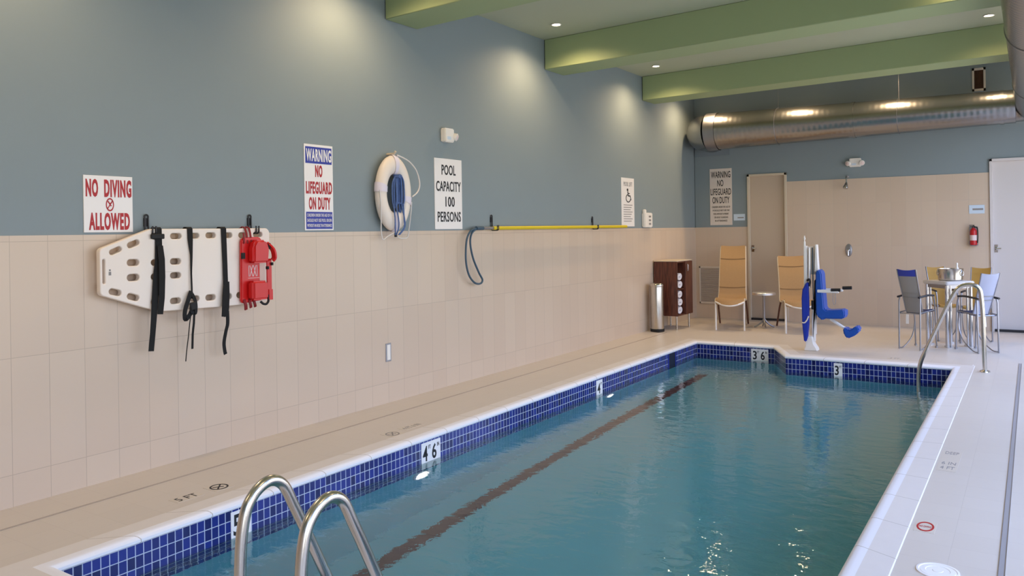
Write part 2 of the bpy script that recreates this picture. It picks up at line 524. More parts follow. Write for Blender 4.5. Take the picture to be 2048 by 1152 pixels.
# coping: sweep of a bullnose profile round the pool, cut by thin grout joints
prof = [(CW, -0.05), (CW, 0.002), (CW - 0.004, 0.005), (0.055, 0.0055), (0.03, 0.006), (0.012, 0.004), (0.0, -0.002), (-0.009, -0.012), (-0.010, -0.024), (-0.004, -0.032), (0.02, -0.034), (0.02, -0.05)]
loops = [(offset_poly(POOL, o), z) for o, z in prof]
mb = MB()
JW = 0.005
for i in range(6):
    j = (i + 1) % 6
    A, B = Vector(POOL[i]), Vector(POOL[j]); L = (B - A).length
    k = max(1, round(L / 0.385))
    ts = [0.0]
    for q in range(1, k): ts += [q / k - JW / 2 / L, q / k + JW / 2 / L]
    ts.append(1.0)
    cols = [[mb.bm.verts.new((lp[i].lerp(lp[j], t)).to_3d() + Vector((0, 0, z if not (False) else z))) for lp, z in loops] for t in ts]
    for s_, (C0, C1) in enumerate(zip(cols, cols[1:])):
        for q in range(len(prof) - 1):
            f = mb.bm.faces.new((C0[q], C1[q], C1[q + 1], C0[q + 1])); f.material_index = 1 if s_ % 2 else (0 if q < 3 else 2)
bmesh.ops.remove_doubles(mb.bm, verts=mb.bm.verts, dist=1e-5)
struct('pool_coping', mb, ['coping', 'grout', 'nosing'])

# basin
mb = MB()
per = 0.0
seglen = []
def depth_at(y): return -1.45 + (y - 1.72) / (9.37 - 1.72) * 0.45
ZB = -0.028 - 6 * 0.058
uvs = {}
uvl = mb.bm.loops.layers.uv.new('UVMap')
for i in range(6):
    A, B = POOL[i], POOL[(i + 1) % 6]
    L = (Vector(B) - Vector(A)).length
    f = mb.face([(A[0], A[1], ZB), (B[0], B[1], ZB), (B[0], B[1], -0.028), (A[0], A[1], -0.028)], 0)
    for l, u in zip(f.loops, ((per, ZB), (per + L, ZB), (per + L, -0.028), (per, -0.028))): l[uvl].uv = u
    per += L
    mb.face([(A[0], A[1], depth_at(A[1])), (B[0], B[1], depth_at(B[1])), (B[0], B[1], ZB), (A[0], A[1], ZB)], 1)
mb.face([(x, y, depth_at(y)) for x, y in POOL], 1)
bmesh.ops.recalc_face_normals(mb.bm, faces=mb.bm.faces)
struct('pool_basin', mb, ['bluetile', 'plaster'])
# lane line of dark tiles let into the pool floor
mb = MB()
mb.face([(x, y, depth_at(y) + 0.004) for x, y in ((-3.27, 2.0), (-3.16, 2.0), (-3.16, 8.9), (-3.27, 8.9))])
struct('lane_stripe', mb, 'lane')

mb = MB()
mb.face([(x, y, ZW) for x, y in offset_poly(POOL, 0.0)])
tag(obj('pool_water', mb, 'water'), 'rippled teal water filling the indoor pool', 'water', kind='stuff')

# left wall: paint above, tile below
mb = MB()
mb.bx(LX - 0.15, LX - 0.008, FY, BY + 0.15, ZT, HC, 0)
mb.bx(LX - 0.15, LX, FY, BY + 0.15, -0.1, ZT, 1)
struct('wall_left', mb, ['paint', 'walltile'], uvf=lambda c, f: (c.y + 10 * 0.1905, c.z + 0.6015))

D1, D2 = (-3.595, -3.015, 2.186), (-0.464, 0.16, 2.225)
mb = MB()
mb.bx(LX, D1[0], BY + 0.008, BY + 0.15, ZT, HC, 0); mb.bx(LX, D1[0], BY, BY + 0.15, -0.1, ZT, 1)
mb.bx(D1[0], D1[1], BY + 0.008, BY + 0.15, D1[2], HC, 0)
mb.bx(D1[1], D2[0], BY + 0.008, BY + 0.15, ZT2, HC, 0); mb.bx(D1[1], D2[0], BY, BY + 0.15, -0.1, ZT2, 1)
mb.bx(D2[0], D2[1], BY + 0.008, BY + 0.15, D2[2], HC, 0)
mb.bx(D2[1], RX + 0.15, BY + 0.008, BY + 0.15, ZT2, HC, 0); mb.bx(D2[1], RX + 0.15, BY, BY + 0.15, -0.1, ZT2, 1)
struct('wall_back', mb, ['paint', 'walltile_b'], uvf=lambda c, f: (c.x + 10 * 0.186, c.z + 0.6015))
mb = MB()
mb.bx(LX - 0.15, RX + 0.15, FY - 0.15, FY, ZT, HC, 0); mb.bx(LX - 0.15, RX + 0.15, FY - 0.15, FY + 0.008, -0.1, ZT, 1)
struct('wall_front', mb, ['paint', 'walltile_b'], uvf=lambda c, f: (c.x + 10 * 0.186, c.z + 0.6015))
mb = MB()
ys = [FY] + [v for w in WINDOWS for v in w] + [BY + 0.15]
for a, b in zip(ys[0::2], ys[1::2]): mb.bx(RX, RX + 0.15, a, b, WZ0, WZ1)
mb.bx(RX, RX + 0.15, FY, BY + 0.15, -0.1, WZ0); mb.bx(RX, RX + 0.15, FY, BY + 0.15, WZ1, HC)
struct('wall_right', mb, 'paint')
for i, (a, b) in enumerate(WINDOWS):
    w = thing('window_%d' % (i + 1), None, None, (RX + 0.1, (a + b) / 2, WZ0), kind='structure')
    mb = MB(); t = 0.04
    for (y0, y1, z0, z1) in ((a, a + t, WZ0, WZ1), (b - t, b, WZ0, WZ1), (a, b, WZ0, WZ0 + t), (a, b, WZ1 - t, WZ1), ((a + b) / 2 - t / 2, (a + b) / 2 + t / 2, WZ0, WZ1), (a, b, 2.1, 2.1 + t)):
        mb.bx(RX + 0.075, RX + 0.125, y0, y1, z0, z1)
    obj('window_frame', mb, 'alu', w)
    mb = MB(); mb.face([(RX + 0.1, a + t, WZ0 + t), (RX + 0.1, b - t, WZ0 + t), (RX + 0.1, b - t, WZ1 - t), (RX + 0.1, a + t, WZ1 - t)])
    obj('pane', mb, 'glass', w)

mb = MB(); mb.bx(LX - 0.15, RX + 0.15, FY - 0.15, BY + 0.15, HC, HC + 0.1)
struct('ceiling', mb, 'sage')
BZ = 3.135
BEAMS = [(-0.25, 0.15), (2.33, 2.73), (4.88, 5.28), (7.42, 7.83), (10.0, 10.40)]
for i, (a, b) in enumerate(BEAMS):
    sk = -0.078 * (RX - LX)            # the beams run slightly out of square with the back wall
    mb = MB(); mb.prism([(LX, a, BZ), (RX, a + sk, BZ), (RX, b + sk, BZ), (LX, b, BZ)], (0, 0, HC - BZ))
    mb.bevel(0.006, 1)
    struct('ceiling_beam', mb, 'green')

# ------------------------------------------------------------------ doors
def door(name, d, leafmat, framemat, hx, hz):
    r = thing(name, None, None, ((d[0] + d[1]) / 2, BY, 0), kind='structure')
    x0, x1, top = d; t = 0.034
    mb = MB()
    mb.bx(x0, x0 + t, BY - 0.02, BY + 0.13, 0, top); mb.bx(x1 - t, x1, BY - 0.02, BY + 0.13, 0, top); mb.bx(x0, x1, BY - 0.02, BY + 0.13, top - t, top)
    mb.bevel(0.003, 1)
    obj('door_frame', mb, framemat, r)
    mb = MB(); mb.bx(x0 + t, x1 - t, BY + 0.035, BY + 0.075, 0.03, top - t)
    obj('door_leaf', mb, leafmat, r)
    mb = MB(); mb.bx(x0 + t, x1 - t, BY - 0.01, BY + 0.12, 0.0, 0.03)
    obj('threshold', mb, 'dkmetal', r)
    mb = MB()
    mb.lathe([(0.022, 0), (0.022, 0.008), (0.009, 0.010), (0.009, 0.04)], (hx, BY + 0.035, hz), (0, -1, 0), 16)
    mb.tube([(hx, BY - 0.002, hz), (hx + 0.055, BY - 0.004, hz)], 0.009, 8)
    mb.bx(hx - 0.018, hx + 0.018, BY + 0.028, BY + 0.036, hz - 0.05, hz + 0.05)
    obj('handle', mb, 'chrome', r)
    return r
door('door_1', D1, 'door', 'frame', -3.53, 1.072)
door('door_2', D2, 'doorw', 'doorw', -0.40, 1.069)

# ================================================================== ceiling lights
def downlight(x, y, label, lit=True):
    t = thing('recessed_downlight', label, 'ceiling light', (x, y, HC), group='recessed ceiling downlights')
    mb = MB(); mb.lathe([(0.050, -0.001), (0.054, -0.006), (0.044, -0.010), (0.036, -0.004), (0.036, 0.001)], (x, y, HC), (0, 0, 1), 24, caps=False)
    obj('trim_ring', mb, 'white', t)
    mb = MB(); mb.lathe([(0.036, -0.004), (0.02, -0.009), (0.004, -0.010)], (x, y, HC), (0, 0, 1), 24)
    obj('lens', mb, 'lamp', t)
    ld = bpy.data.lights.new('lamp_glow', 'SPOT')
    ld.energy = LAMP_W if x < -1 else LAMP_W * 0.35; ld.color = LIGHT_COL; ld.spot_size = radians(150); ld.spot_blend = 0.85; ld.shadow_soft_size = 0.035
    lo = bpy.data.objects.new('lamp_glow', ld); COL.objects.link(lo)
    lo.location = (0, 0, -0.03); lo.parent = t
    return t
LAMP_W = 62
LLX, RLX = -3.98, -0.34
seen = {(0, 3): 'recessed warm downlight near the left wall, just before the second visible green beam',
        (0, 4): 'recessed warm downlight near the left wall, before the green beam nearest the back wall',
        (1, 4): 'recessed warm downlight on the right beside the hanging metal duct'}
for r, x in enumerate((LLX, RLX)):
    for c, y in enumerate((-0.9, 1.75, 4.3, 6.93, 9.45 if r == 0 else 9.2, 11.15)):
        downlight(x, y, seen.get((r, c), 'recessed downlight in the green ceiling over the left deck' if r == 0 else 'recessed downlight in the green ceiling over the window side deck'))
for x in (-2.75, -1.5):
    downlight(x, 11.15, 'recessed downlight in the last ceiling bay above the round metal duct')

# ================================================================== duct
duct = thing('ventilation_duct', 'large round galvanised air duct hung along the back wall and turning forward at right', 'duct', (-2.1, 11.5, 2.83))
xl, xr = -4.02, -0.16
def dz(x): return 2.815 + (x - xl) / (xr - xl) * 0.005
def drr(x): return 0.272 + (x - xl) / (xr - xl) * (0.205 - 0.272)
N = 40
mb = MB()
mb.tube([(xl + (xr - xl) * i / N, 11.5, dz(xl + (xr - xl) * i / N)) for i in range(N + 1)], 0, 40, rs=[drr(xl + (xr - xl) * i / N) for i in range(N + 1)], cap=False)
obj('pipe_run', mb, 'galv', duct)
for x in (-2.0, -0.3):
    mb = MB(); mb.tube([(x - 0.02, 11.5, dz(x)), (x + 0.02, 11.5, dz(x))], drr(x) + 0.006, 40)
    obj('joint_band', mb, 'galv', duct)
mb = MB(); mb.tube([(xl - 0.002, 11.5, dz(xl)), (xl + 0.16, 11.5, dz(xl))], drr(xl) + 0.006, 40, cap=False)
obj('end_collar', mb, 'alu', duct)
mb = MB()
pts = [Vector((xl, 11.5, dz(xl)))]
for k in range(1, 7):
    a = k / 6 * pi / 2
    pts.append(Vector((xl - 0.10 * sin(a), 11.5 + 0.10 * (1 - cos(a)), dz(xl))))
pts.append(Vector((xl - 0.10, BY + 0.004, dz(xl))))
mb.tube(pts, 0.262, 36, cap=False)
obj('wall_elbow', mb, 'galvy', duct)
mb = MB(); mb.bx(-4.40, -3.86, BY - 0.012, BY + 0.008, 2.50, 3.13)
obj('wall_plate', mb, 'plate', duct)
cx2, r2 = 0.035, 0.192
pts = [Vector((xr, 11.5, dz(xr)))]
for k in range(1, 9):
    a = k / 8 * pi / 2
    pts.append(Vector((xr + (cx2 - xr) * sin(a), 11.5 - (cx2 - xr) * (1 - cos(a)), dz(xr))))
mb = MB(); mb.tube(pts, r2, 36, cap=False)
obj('elbow', mb, 'galv', duct)
mb = MB(); mb.tube([(cx2, 11.5 - (cx2 - xr) - 0.1 * i, dz(xr)) for i in range(0, 130)], r2, 40)
obj('pipe_run', mb, 'galvy', duct)
for y in (9.6, 6.9, 4.2, 1.5):
    mb = MB(); mb.tube([(cx2, y - 0.02, dz(xr)), (cx2, y + 0.02, dz(xr))], r2 + 0.006, 40)
    obj('joint_band', mb, 'galvy', duct)
for x in (-3.0, -1.45):
    mb = MB()
    mb.tube([(x, 11.5, dz(x) + drr(x) - 0.01), (x, 11.5, HC + 0.005)], 0.003, 6)
    mb.tube([(x, 11.5 + (drr(x) + 0.004) * cos(t * pi / 16), dz(x) + (drr(x) + 0.004) * sin(t * pi / 16)) for t in range(32)], 0.004, 6, closed=True)
    obj('hanger_wire', mb, 'alu', duct)
for y in (8.8, 3.2):
    mb = MB(); mb.tube([(cx2, y, dz(xr) + r2 - 0.01), (cx2, y, HC + 0.005)], 0.003, 6)
    obj('hanger_wire', mb, 'alu', duct)

# ================================================================== wall signs
def sign_root(name, label, cat, fr, w, h, m, th=0.006):
    t = thing(name, label, cat, fr.p(w / 2, h / 2, 0))
    mb = MB(); fr.rect(mb, 0, w, 0, h, 0.0, th)
    mb.bevel(0.0012, 1)
    obj('panel', mb, m, t)
    return t
TH = 0.006
PW = -0.008        # the paint stands this far behind the tile
# no diving
f = LF(2.385, 1.413, PW); w, h = 0.288, 0.322
t = sign_root('no_diving_sign', 'white sign with red NO DIVING ALLOWED lettering above the backboard', 'sign', f, w, h, 'signwhite')
mb = MB()
f.text(mb, 'NO', 0.012, 0.082, 0.200, 0.302, TH, 0.04); f.text(mb, 'DIVING', 0.118, 0.280, 0.200, 0.302, TH, 0.04)
f.text(mb, 'ALLOWED', 0.028, 0.268, 0.012, 0.112, TH, 0.04)
obj('lettering', mb, 'red', t)
mb = MB(); f.ring(mb, 0.15, 0.158, 0.0235, 0.038, 0.005, TH - 0.001, TH + 0.002)
f.bar(mb, 0.136, 0.135, 0.166, 0.181, 0.005, TH - 0.001, TH + 0.002); f.bar(mb, 0.138, 0.178, 0.158, 0.150, 0.007, TH - 0.001, TH + 0.0015); f.bar(mb, 0.15, 0.165, 0.162, 0.168, 0.006, TH - 0.001, TH + 0.0015)
obj('symbol', mb, 'red', t)
# warning sign, blue and red
f = LF(3.99, 1.413, PW); w, h = 0.282, 0.632
t = sign_root('warning_sign', 'white sign with red NO LIFEGUARD lettering between blue WARNING and small print panels', 'sign', f, w, h, 'signwhite')
mb = MB(); f.rect(mb, 0.012, w - 0.012, 0.492, h - 0.018, TH - 0.001, TH + 0.001); obj('blue_panel', mb, 'signblue', t)
mb = MB(); f.rect(mb, 0.012, w - 0.012, 0.010, 0.136, TH - 0.001, TH + 0.001); obj('blue_panel', mb, 'signblue', t)
mb = MB(); f.text(mb, 'WARNING', 0.018, w - 0.018, 0.507, 0.600, TH + 0.001, 0.03)
for k, s_ in enumerate(('CHILDREN UNDER THE AGE OF 14', 'SHOULD NOT USE POOL OR SPA', 'WITHOUT AN ADULT IN ATTENDANCE')):
    f.text(mb, s_, 0.020, w - 0.020, 0.100 - k * 0.038, 0.123 - k * 0.038, TH + 0.001)
obj('white_lettering', mb, 'signwhite', t)
mb = MB(); f.text(mb, 'NO', 0.105, 0.175, 0.392, 0.482, TH, 0.04); f.text(mb, 'LIFEGUARD', 0.014, w - 0.012, 0.268, 0.360, TH, 0.035); f.text(mb, 'ON DUTY', 0.040, w - 0.030, 0.152, 0.245, TH, 0.035)
obj('red_lettering', mb, 'red', t)
# pool capacity
f = LF(5.492, 1.412, PW); w, h = 0.40, 0.635
t = sign_root('capacity_sign', 'white sign lettered POOL CAPACITY 100 PERSONS right of the life ring', 'sign', f, w, h, 'signwhite')
mb = MB()
for s_, a, b, z in (('POOL', 0.100, 0.305, 0.488), ('CAPACITY', 0.020, 0.380, 0.340), ('100', 0.150, 0.285, 0.202), ('PERSONS', 0.035, 0.375, 0.066)):
    f.text(mb, s_, a, b, z, z + 0.092, TH, 0.015)
obj('lettering', mb, 'ink', t)
# accessible lift sign
f = LF(9.30, 1.425, PW); w, h = 0.39, 0.632
t = sign_root('access_sign', 'narrow white sign with a wheelchair symbol above the end of the yellow pole', 'sign', f, w, h, 'signwhite')
mb = MB(); f.text(mb, 'POOL LIFT', 0.07, 0.33, 0.525, 0.580, TH, 0.0)
for k in range(8):
    f.rect(mb, 0.06, 0.33 - 0.03 * (k % 3), 0.275 - k * 0.03, 0.284 - k * 0.03, TH - 0.001, TH + 0.001)
obj('lettering', mb, 'grey', t)
mb = MB()
f.disc(mb, 0.185, 0.478, 0.022, 0.018, TH - 0.001, TH + 0.002)
f.bar(mb, 0.19, 0.458, 0.205, 0.40, 0.022, TH - 0.001, TH + 0.002); f.bar(mb, 0.2, 0.40, 0.265, 0.40, 0.016, TH - 0.001, TH + 0.002); f.bar(mb, 0.262, 0.40, 0.29, 0.345, 0.016, TH - 0.001, TH + 0.002); f.bar(mb, 0.198, 0.43, 0.25, 0.43, 0.012, TH - 0.001, TH + 0.002)
f.ring(mb, 0.205, 0.368, 0.075, 0.055, 0.016, TH - 0.001, TH + 0.002, 20, radians(110), radians(345))
obj('wheelchair_symbol', mb, 'ink', t)
# back wall warning sign
f = BF(-4.176, 1.432, PW); w, h = 0.345, 0.868
t = sign_root('warning_sign', 'ivory sign lettered WARNING NO LIFEGUARD in black on the back wall', 'sign', f, w, h, 'signwhite2')
mb = MB()
for s_, a, b, z in (('WARNING', 0.022, 0.325, 0.725), ('NO', 0.120, 0.215, 0.595), ('LIFEGUARD', 0.014, 0.333, 0.462), ('ON DUTY', 0.040, 0.305, 0.334)):
    f.text(mb, s_, a, b, z, z + 0.100, TH, 0.01)
for k, s_ in enumerate(('CHILDREN UNDER THE AGE OF', '14 SHOULD NOT USE THE', 'POOL WITHOUT A PARENT', 'OR ADULT GUARDIAN', 'IN ATTENDANCE')):
    m_ = 0.03 + 0.012 * k
    f.text(mb, s_, m_, w - m_, 0.265 - 0.053 * k, 0.292 - 0.053 * k, TH)
obj('lettering', mb, 'ink', t)
# small room signs
f = BF(-3.81, 1.497, PW)
t = sign_root('room_sign', 'small pale blue plaque on blue paint left of the beige door', 'sign', f, 0.172, 0.098, 'paleblue')
mb = MB(); f.rect(mb, 0.06, 0.155, 0.034, 0.050, TH - 0.001, TH + 0.001); obj('lettering', mb, 'grey', t)
f = BF(-0.697, 1.524)
t = sign_root('room_sign', 'small pale blue plaque on cream tile above the fire extinguisher', 'sign', f, 0.175, 0.112, 'paleblue')
mb = MB(); f.rect(mb, 0.04, 0.16, 0.045, 0.068, TH - 0.001, TH + 0.001); obj('lettering', mb, 'grey', t)

# ================================================================== spine board and its straps
def plane_curve(outline, holes, ext, bev):
    cu = bpy.data.curves.new('outline', 'CURVE'); cu.dimensions = '2D'; cu.fill_mode = 'BOTH'
    for P in [outline] + holes:
        sp = cu.splines.new('POLY'); sp.points.add(len(P) - 1); sp.use_cyclic_u = True
        for q, (a, b) in zip(sp.points, P): q.co = (a, b, 0, 1)
    cu.extrude = ext; cu.bevel_depth = bev; cu.bevel_resolution = 2; cu.offset = -bev
    return curve_mesh(cu)
def rounded(P, r, n=5):
    out = []; m = len(P)
    for i in range(m):
        a, b, c = Vector(P[i - 1]), Vector(P[i]), Vector(P[(i + 1) % m])
        d = min(r, (a - b).length * .45, (c - b).length * .45)
        A, B = b + (a - b).normalized() * d, b + (c - b).normalized() * d
        for k in range(n + 1):
            t = k / n; q = A * (1 - t) ** 2 + b * 2 * t * (1 - t) + B * t * t
            out.append((q.x, q.y))
    return out
SLOTS = [(2.452, 1.193, 0.015, 0.138, 0), (2.521, 1.308, 0.077, 0.031, 22), (2.628, 1.344, 0.078, 0.034, 20), (2.625, 1.236, 0.075, 0.038, 0), (2.624, 1.15, 0.076, 0.04, 0), (2.515, 1.073, 0.074, 0.035, -15), (2.622, 1.037, 0.076, 0.036, -18), (2.773, 1.386, 0.071, 0.035, 0), (2.771, 1.231, 0.07, 0.037, 0), (2.769, 1.147, 0.07, 0.039, 0), (2.767, 0.998, 0.07, 0.037, 0), (2.901, 1.385, 0.076, 0.035, 0), (2.896, 1.232, 0.073, 0.037, 0), (2.895, 1.148, 0.073, 0.037, 0), (2.892, 0.994, 0.073, 0.036, 0), (3.03, 1.386, 0.064, 0.034, 0), (3.144, 1.387, 0.074, 0.035, 0), (3.274, 1.386, 0.064, 0.035, 0), (3.39, 1.385, 0.072, 0.036, 0), (3.508, 1.389, 0.075, 0.034, 0), (3.024, 0.997, 0.064, 0.036, 0), (3.137, 0.995, 0.074, 0.037, 0), (3.263, 0.993, 0.064, 0.038, 0), (3.364, 0.994, 0.065, 0.038, 0)]
BRD = 0.055       # middle of the board stands this far off the wall
board = thing('spine_board', 'white rescue backboard with slotted handholds hung sideways on the left wall', 'backboard', (LX + BRD, 3.0, 0.93))
out = rounded([(2.429, 1.062), (2.703, 0.965), (2.80, 0.938), (3.20, 0.93), (3.565, 0.930), (3.588, 0.95), (3.606, 1.405), (3.585, 1.430), (2.735, 1.430), (2.429, 1.320)], 0.02)
holes = []
for (cy, cz, w, h, a) in SLOTS:
    R = min(w, h) / 2; pts = []
    n = 7
    if w >= h: cs = [(w / 2 - R, 0, -90), (-(w / 2 - R), 0, 90)]
    else: cs = [(0, h / 2 - R, 0), (0, -(h / 2 - R), 180)]
    for (ox, oz, a0) in cs:
        for k in range(n + 1):
            t = radians(a0 + 180 * k / n); pts.append((ox + R * cos(t), oz + R * sin(t)))
    ca, sa = cos(radians(a)), sin(radians(a))
    holes.append([(cy + x * ca - z * sa, cz + x * sa + z * ca) for x, z in pts])
me = plane_curve(out, holes, 0.014, 0.006)
for v in me.vertices: v.co = (LX + BRD + v.co.z, v.co.x, v.co.y)
mb = MB(); mb.addmesh(me)
obj('board', mb, 'board', board)
mb = MB(); f = LF(2.478, 1.17, BRD + 0.020); f.rect(mb, 0, 0.014, 0, 0.02, -0.001, 0.001); f.rect(mb, 0.002, 0.012, 0.024, 0.034, -0.001, 0.001)
obj('maker_mark', mb, 'grey', board)

def wall_hook(y, ztop, zbot, label, depth=0.09):
    t = thing('wall_hook', label, 'hook', (LX, y, zbot))
    x = LX - 0.008
    mb = MB()
    for s_ in (-1, 1):
        mb.tube(fillet([(x + 0.01, y + s_ * 0.011, ztop - 0.004), (x + 0.012, y + s_ * 0.011, zbot), (x + depth, y + s_ * 0.011, zbot), (x + depth, y + s_ * 0.011, zbot + 0.05)], 0.02), 0.005, 8)
    mb.tube([(x + 0.01, y + 0.012 * cos(a * pi / 8), ztop - 0.004 + 0.014 * sin(a * pi / 8)) for a in range(9)], 0.005, 8)
    obj('hook_wire', mb, 'dkmetal', t)
    mb = MB(); mb.bx(x - 0.002, x + 0.006, y - 0.014, y + 0.014, ztop - 0.06, ztop - 0.01); obj('back_plate', mb, 'dkmetal', t)
    return t
wall_hook(2.755, 1.505, 1.396, 'black wire wall hook over the backboard beside the NO DIVING sign')
wall_hook(3.50, 1.510, 1.396, 'black wire wall hook above the red head immobiliser')

SX = LX + BRD + 0.024
def wavy(pts): return [(SX + dx, y, z) for (y, z, dx) in pts]
def strap_thing(label, y):
    return thing('strap', label, 'strap', (SX, y, 1.43), group='black straps on the backboard')
def over_edge(y, w, x_front):
    # loop of webbing over the top edge of the board
    return [(LX + BRD - 0.022, y, 1.36), (LX + BRD - 0.023, y, 1.43), (LX + BRD - 0.012, y, 1.4385), (LX + BRD + 0.012, y, 1.4385), (LX + BRD + 0.0235, y, 1.43)]
W3 = (0, 1, 0)
t = strap_thing('widest black strap on the backboard, left of the three, doubled over with two loose ends', 2.78)
mb = MB(); mb.ribbon(over_edge(2.782, .044, 0) + wavy([(2.781, 1.33, 0.002), (2.776, 1.24, 0.005), (2.762, 1.147, 0.006), (2.748, 1.0, 0.008), (2.738, 0.90, 0.010), (2.733, 0.82, 0.006), (2.722, 0.712, 0.004)]), W3, [.042] * 5 + [.044, .044, .042, .040, .036, .034, .034], 0.003)
obj('webbing', mb, 'black', t)
mb = MB(); mb.ribbon(wavy([(2.785, 1.33, 0.010), (2.789, 1.25, 0.018), (2.789, 1.146, 0.020), (2.787, 1.02, 0.016), (2.778, 0.924, 0.012)]), W3, [.036, .04, .04, .038, .036], 0.003)
obj('loose_end', mb, 'black', t)
mb = MB(); mb.obox((SX + 0.008, 2.772, 1.385), (1, 0, 0), W3, (0, 0, 1), 0.014, 0.085, 0.03); mb.bevel(0.004, 1)
obj('buckle', mb, 'rubber', t)
t = strap_thing('thin black strap twisted into a knotted bundle in the middle of the backboard', 2.99)
mb = MB(); mb.ribbon(over_edge(2.992, .04, 0) + wavy([(2.992, 1.36, 0.003), (2.996, 1.269, 0.006), (2.992, 1.157, 0.008), (2.993, 1.056, 0.010), (2.99, 1.0, 0.012)]), W3, [.036] * 5 + [.034, .016, .010, .010, .012], 0.004)
obj('webbing', mb, 'black', t)
mb = MB()
mb.ribbon(smooth_path(wavy([(2.987, 1.045, 0.012), (2.955, 0.985, 0.022), (2.932, 0.925, 0.026), (2.938, 0.878, 0.022), (2.972, 0.905, 0.018), (2.99, 0.94, 0.016)]), 5), W3, 0.026, 0.005)
mb.ribbon(smooth_path(wavy([(2.990, 1.03, 0.016), (3.008, 0.975, 0.024), (3.004, 0.91, 0.026), (2.978, 0.925, 0.024), (2.985, 0.97, 0.018)]), 5), W3, 0.020, 0.005)
obj('knot', mb, 'black', t)
mb = MB(); mb.obox((SX + 0.024, 2.992, 0.955), (1, 0, 0), (0, 1, 0.2), (0, -.2, 1), 0.014, 0.045, 0.05); mb.bevel(0.005, 1)
obj('buckle', mb, 'rubber', t)
mb = MB(); mb.ribbon(wavy([(3.003, 0.93, 0.018), (3.005, 0.85, 0.008), (3.004, 0.78, -0.004), (3.004, 0.688, -0.01)]), W3, 0.014, 0.003)
mb.tube(smooth_path(wavy([(2.982, 0.93, 0.018), (2.975, 0.84, 0.008), (2.973, 0.76, -0.004), (2.966, 0.69, -0.01), (2.959, 0.617, -0.012)]), 4), 0.003, 6)
obj('loose_end', mb, 'black', t)
t = strap_thing('straight black strap with a wide folded pad, beside the red head immobiliser', 3.235)
mb = MB(); mb.ribbon(over_edge(3.235, .04, 0) + wavy([(3.236, 1.33, 0.003), (3.238, 1.2, 0.006), (3.239, 1.086, 0.008), (3.239, 0.95, 0.008), (3.240, 0.864, 0.008)]), W3, [.038] * 5 + [.036, .034, .034, .036, .036], 0.004)
obj('webbing', mb, 'black', t)
mb = MB(); mb.ribbon(wavy([(3.242, 1.09, 0.012), (3.232, 1.0, 0.02), (3.226, 0.93, 0.022), (3.224, 0.868, 0.016)]), W3, [.040, .05, .05, .046], 0.006)
obj('folded_pad', mb, 'black', t)
mb = MB(); mb.ribbon(smooth_path(wavy([(3.243, 0.90, 0.016), (3.248, 0.82, 0.010), (3.240, 0.77, 0.002), (3.231, 0.70, -0.006), (3.236, 0.65, -0.008), (3.244, 0.622, -0.01)]), 4), W3, 0.024, 0.003)
obj('loose_end', mb, 'black', t)

# head immobiliser
hb = thing('head_immobiliser', 'red vinyl foam head immobiliser strapped to the right end of the backboard', 'head immobiliser', (SX, 3.46, 0.94))
x0 = SX + 0.002
def pris(mb, P, d0, d1): mb.prism([(x0 + d0, y, z) for y, z in P], (d1 - d0, 0, 0))
mb = MB(); pris(mb, [(3.345, 0.955), (3.352, 1.35), (3.375, 1.372), (3.50, 1.372), (3.535, 1.33), (3.50, 1.24), (3.50, 1.09), (3.515, 0.95), (3.36, 0.94)], 0, 0.022); mb.bevel(0.006, 2)
obj('base_pad', mb, 'redvinyl', hb)
mb = MB(); pris(mb, [(3.40, 1.20), (3.402, 1.315), (3.425, 1.352), (3.505, 1.352), (3.535, 1.30), (3.525, 1.20)], 0.022, 0.085); mb.bevel(0.014, 3)
obj('head_block', mb, 'redvinyl', hb)
mb = MB(); pris(mb, [(3.392, 0.958), (3.392, 1.085), (3.515, 1.082), (3.522, 0.958)], 0.022, 0.085); mb.bevel(0.014, 3)
obj('head_block', mb, 'redvinyl', hb)
mb = MB(); mb.ribbon(smooth_path([(x0 + 0.05, 3.53, 1.33), (x0 + 0.075, 3.562, 1.285), (x0 + 0.08, 3.57, 1.235), (x0 + 0.07, 3.562, 1.215)], 4), (1, 0, 0), 0.04, 0.012)
mb.obox((x0 + 0.05, 3.549, 1.09), (1, 0, 0), (0, 1, 0), (0, 0, 1), 0.010, 0.036, 0.27)
mb.obox((x0 + 0.05, 3.555, 0.985), (1, 0, 0), (0, 1, 0), (0, 0, 1), 0.022, 0.030, 0.07)
obj('side_strap', mb, 'redvinyl', hb)
mb = MB()
for (y, z) in ((3.40, 1.43), (3.43, 1.43)):
    mb.ribbon([(x0 + 0.024, y, 1.33), (x0 + 0.012, y, 1.40), (LX + BRD + 0.026, y, 1.432), (LX + BRD + 0.0, y, 1.441), (LX + BRD - 0.025, y, 1.43)], W3, 0.014, 0.004)
mb.ribbon([(x0 + 0.02, 3.372, 1.40), (x0 + 0.026, 3.372, 1.33)], W3, 0.012, 0.004)
for (y, z, w) in ((3.378, 0.897, 0.020), (3.417, 0.907, 0.016), (3.452, 0.910, 0.016)):
    mb.ribbon(smooth_path([(x0 + 0.02, y - 0.012, 0.965), (x0 + 0.03, y - 0.006, 0.93), (x0 + 0.02, y + 0.004, z)], 4), W3, w, 0.008)
obj('tie_strap', mb, 'darkred', hb)
mb = MB()
mb.tube(smooth_path([(x0 + 0.05, 3.475, 0.945), (x0 + 0.06, 3.49, 0.928), (x0 + 0.06, 3.515, 0.925), (x0 + 0.055, 3.537, 0.945), (x0 + 0.05, 3.537, 0.985)], 4), 0.008, 8)
mb.obox((x0 + 0.06, 3.537, 1.31), (1, 0, 0), W3, (0, 0, 1), 0.03, 0.016, 0.04); mb.obox((x0 + 0.024, 3.362, 1.25), (1, 0, 0), W3, (0, 0, 1), 0.02, 0.02, 0.04)
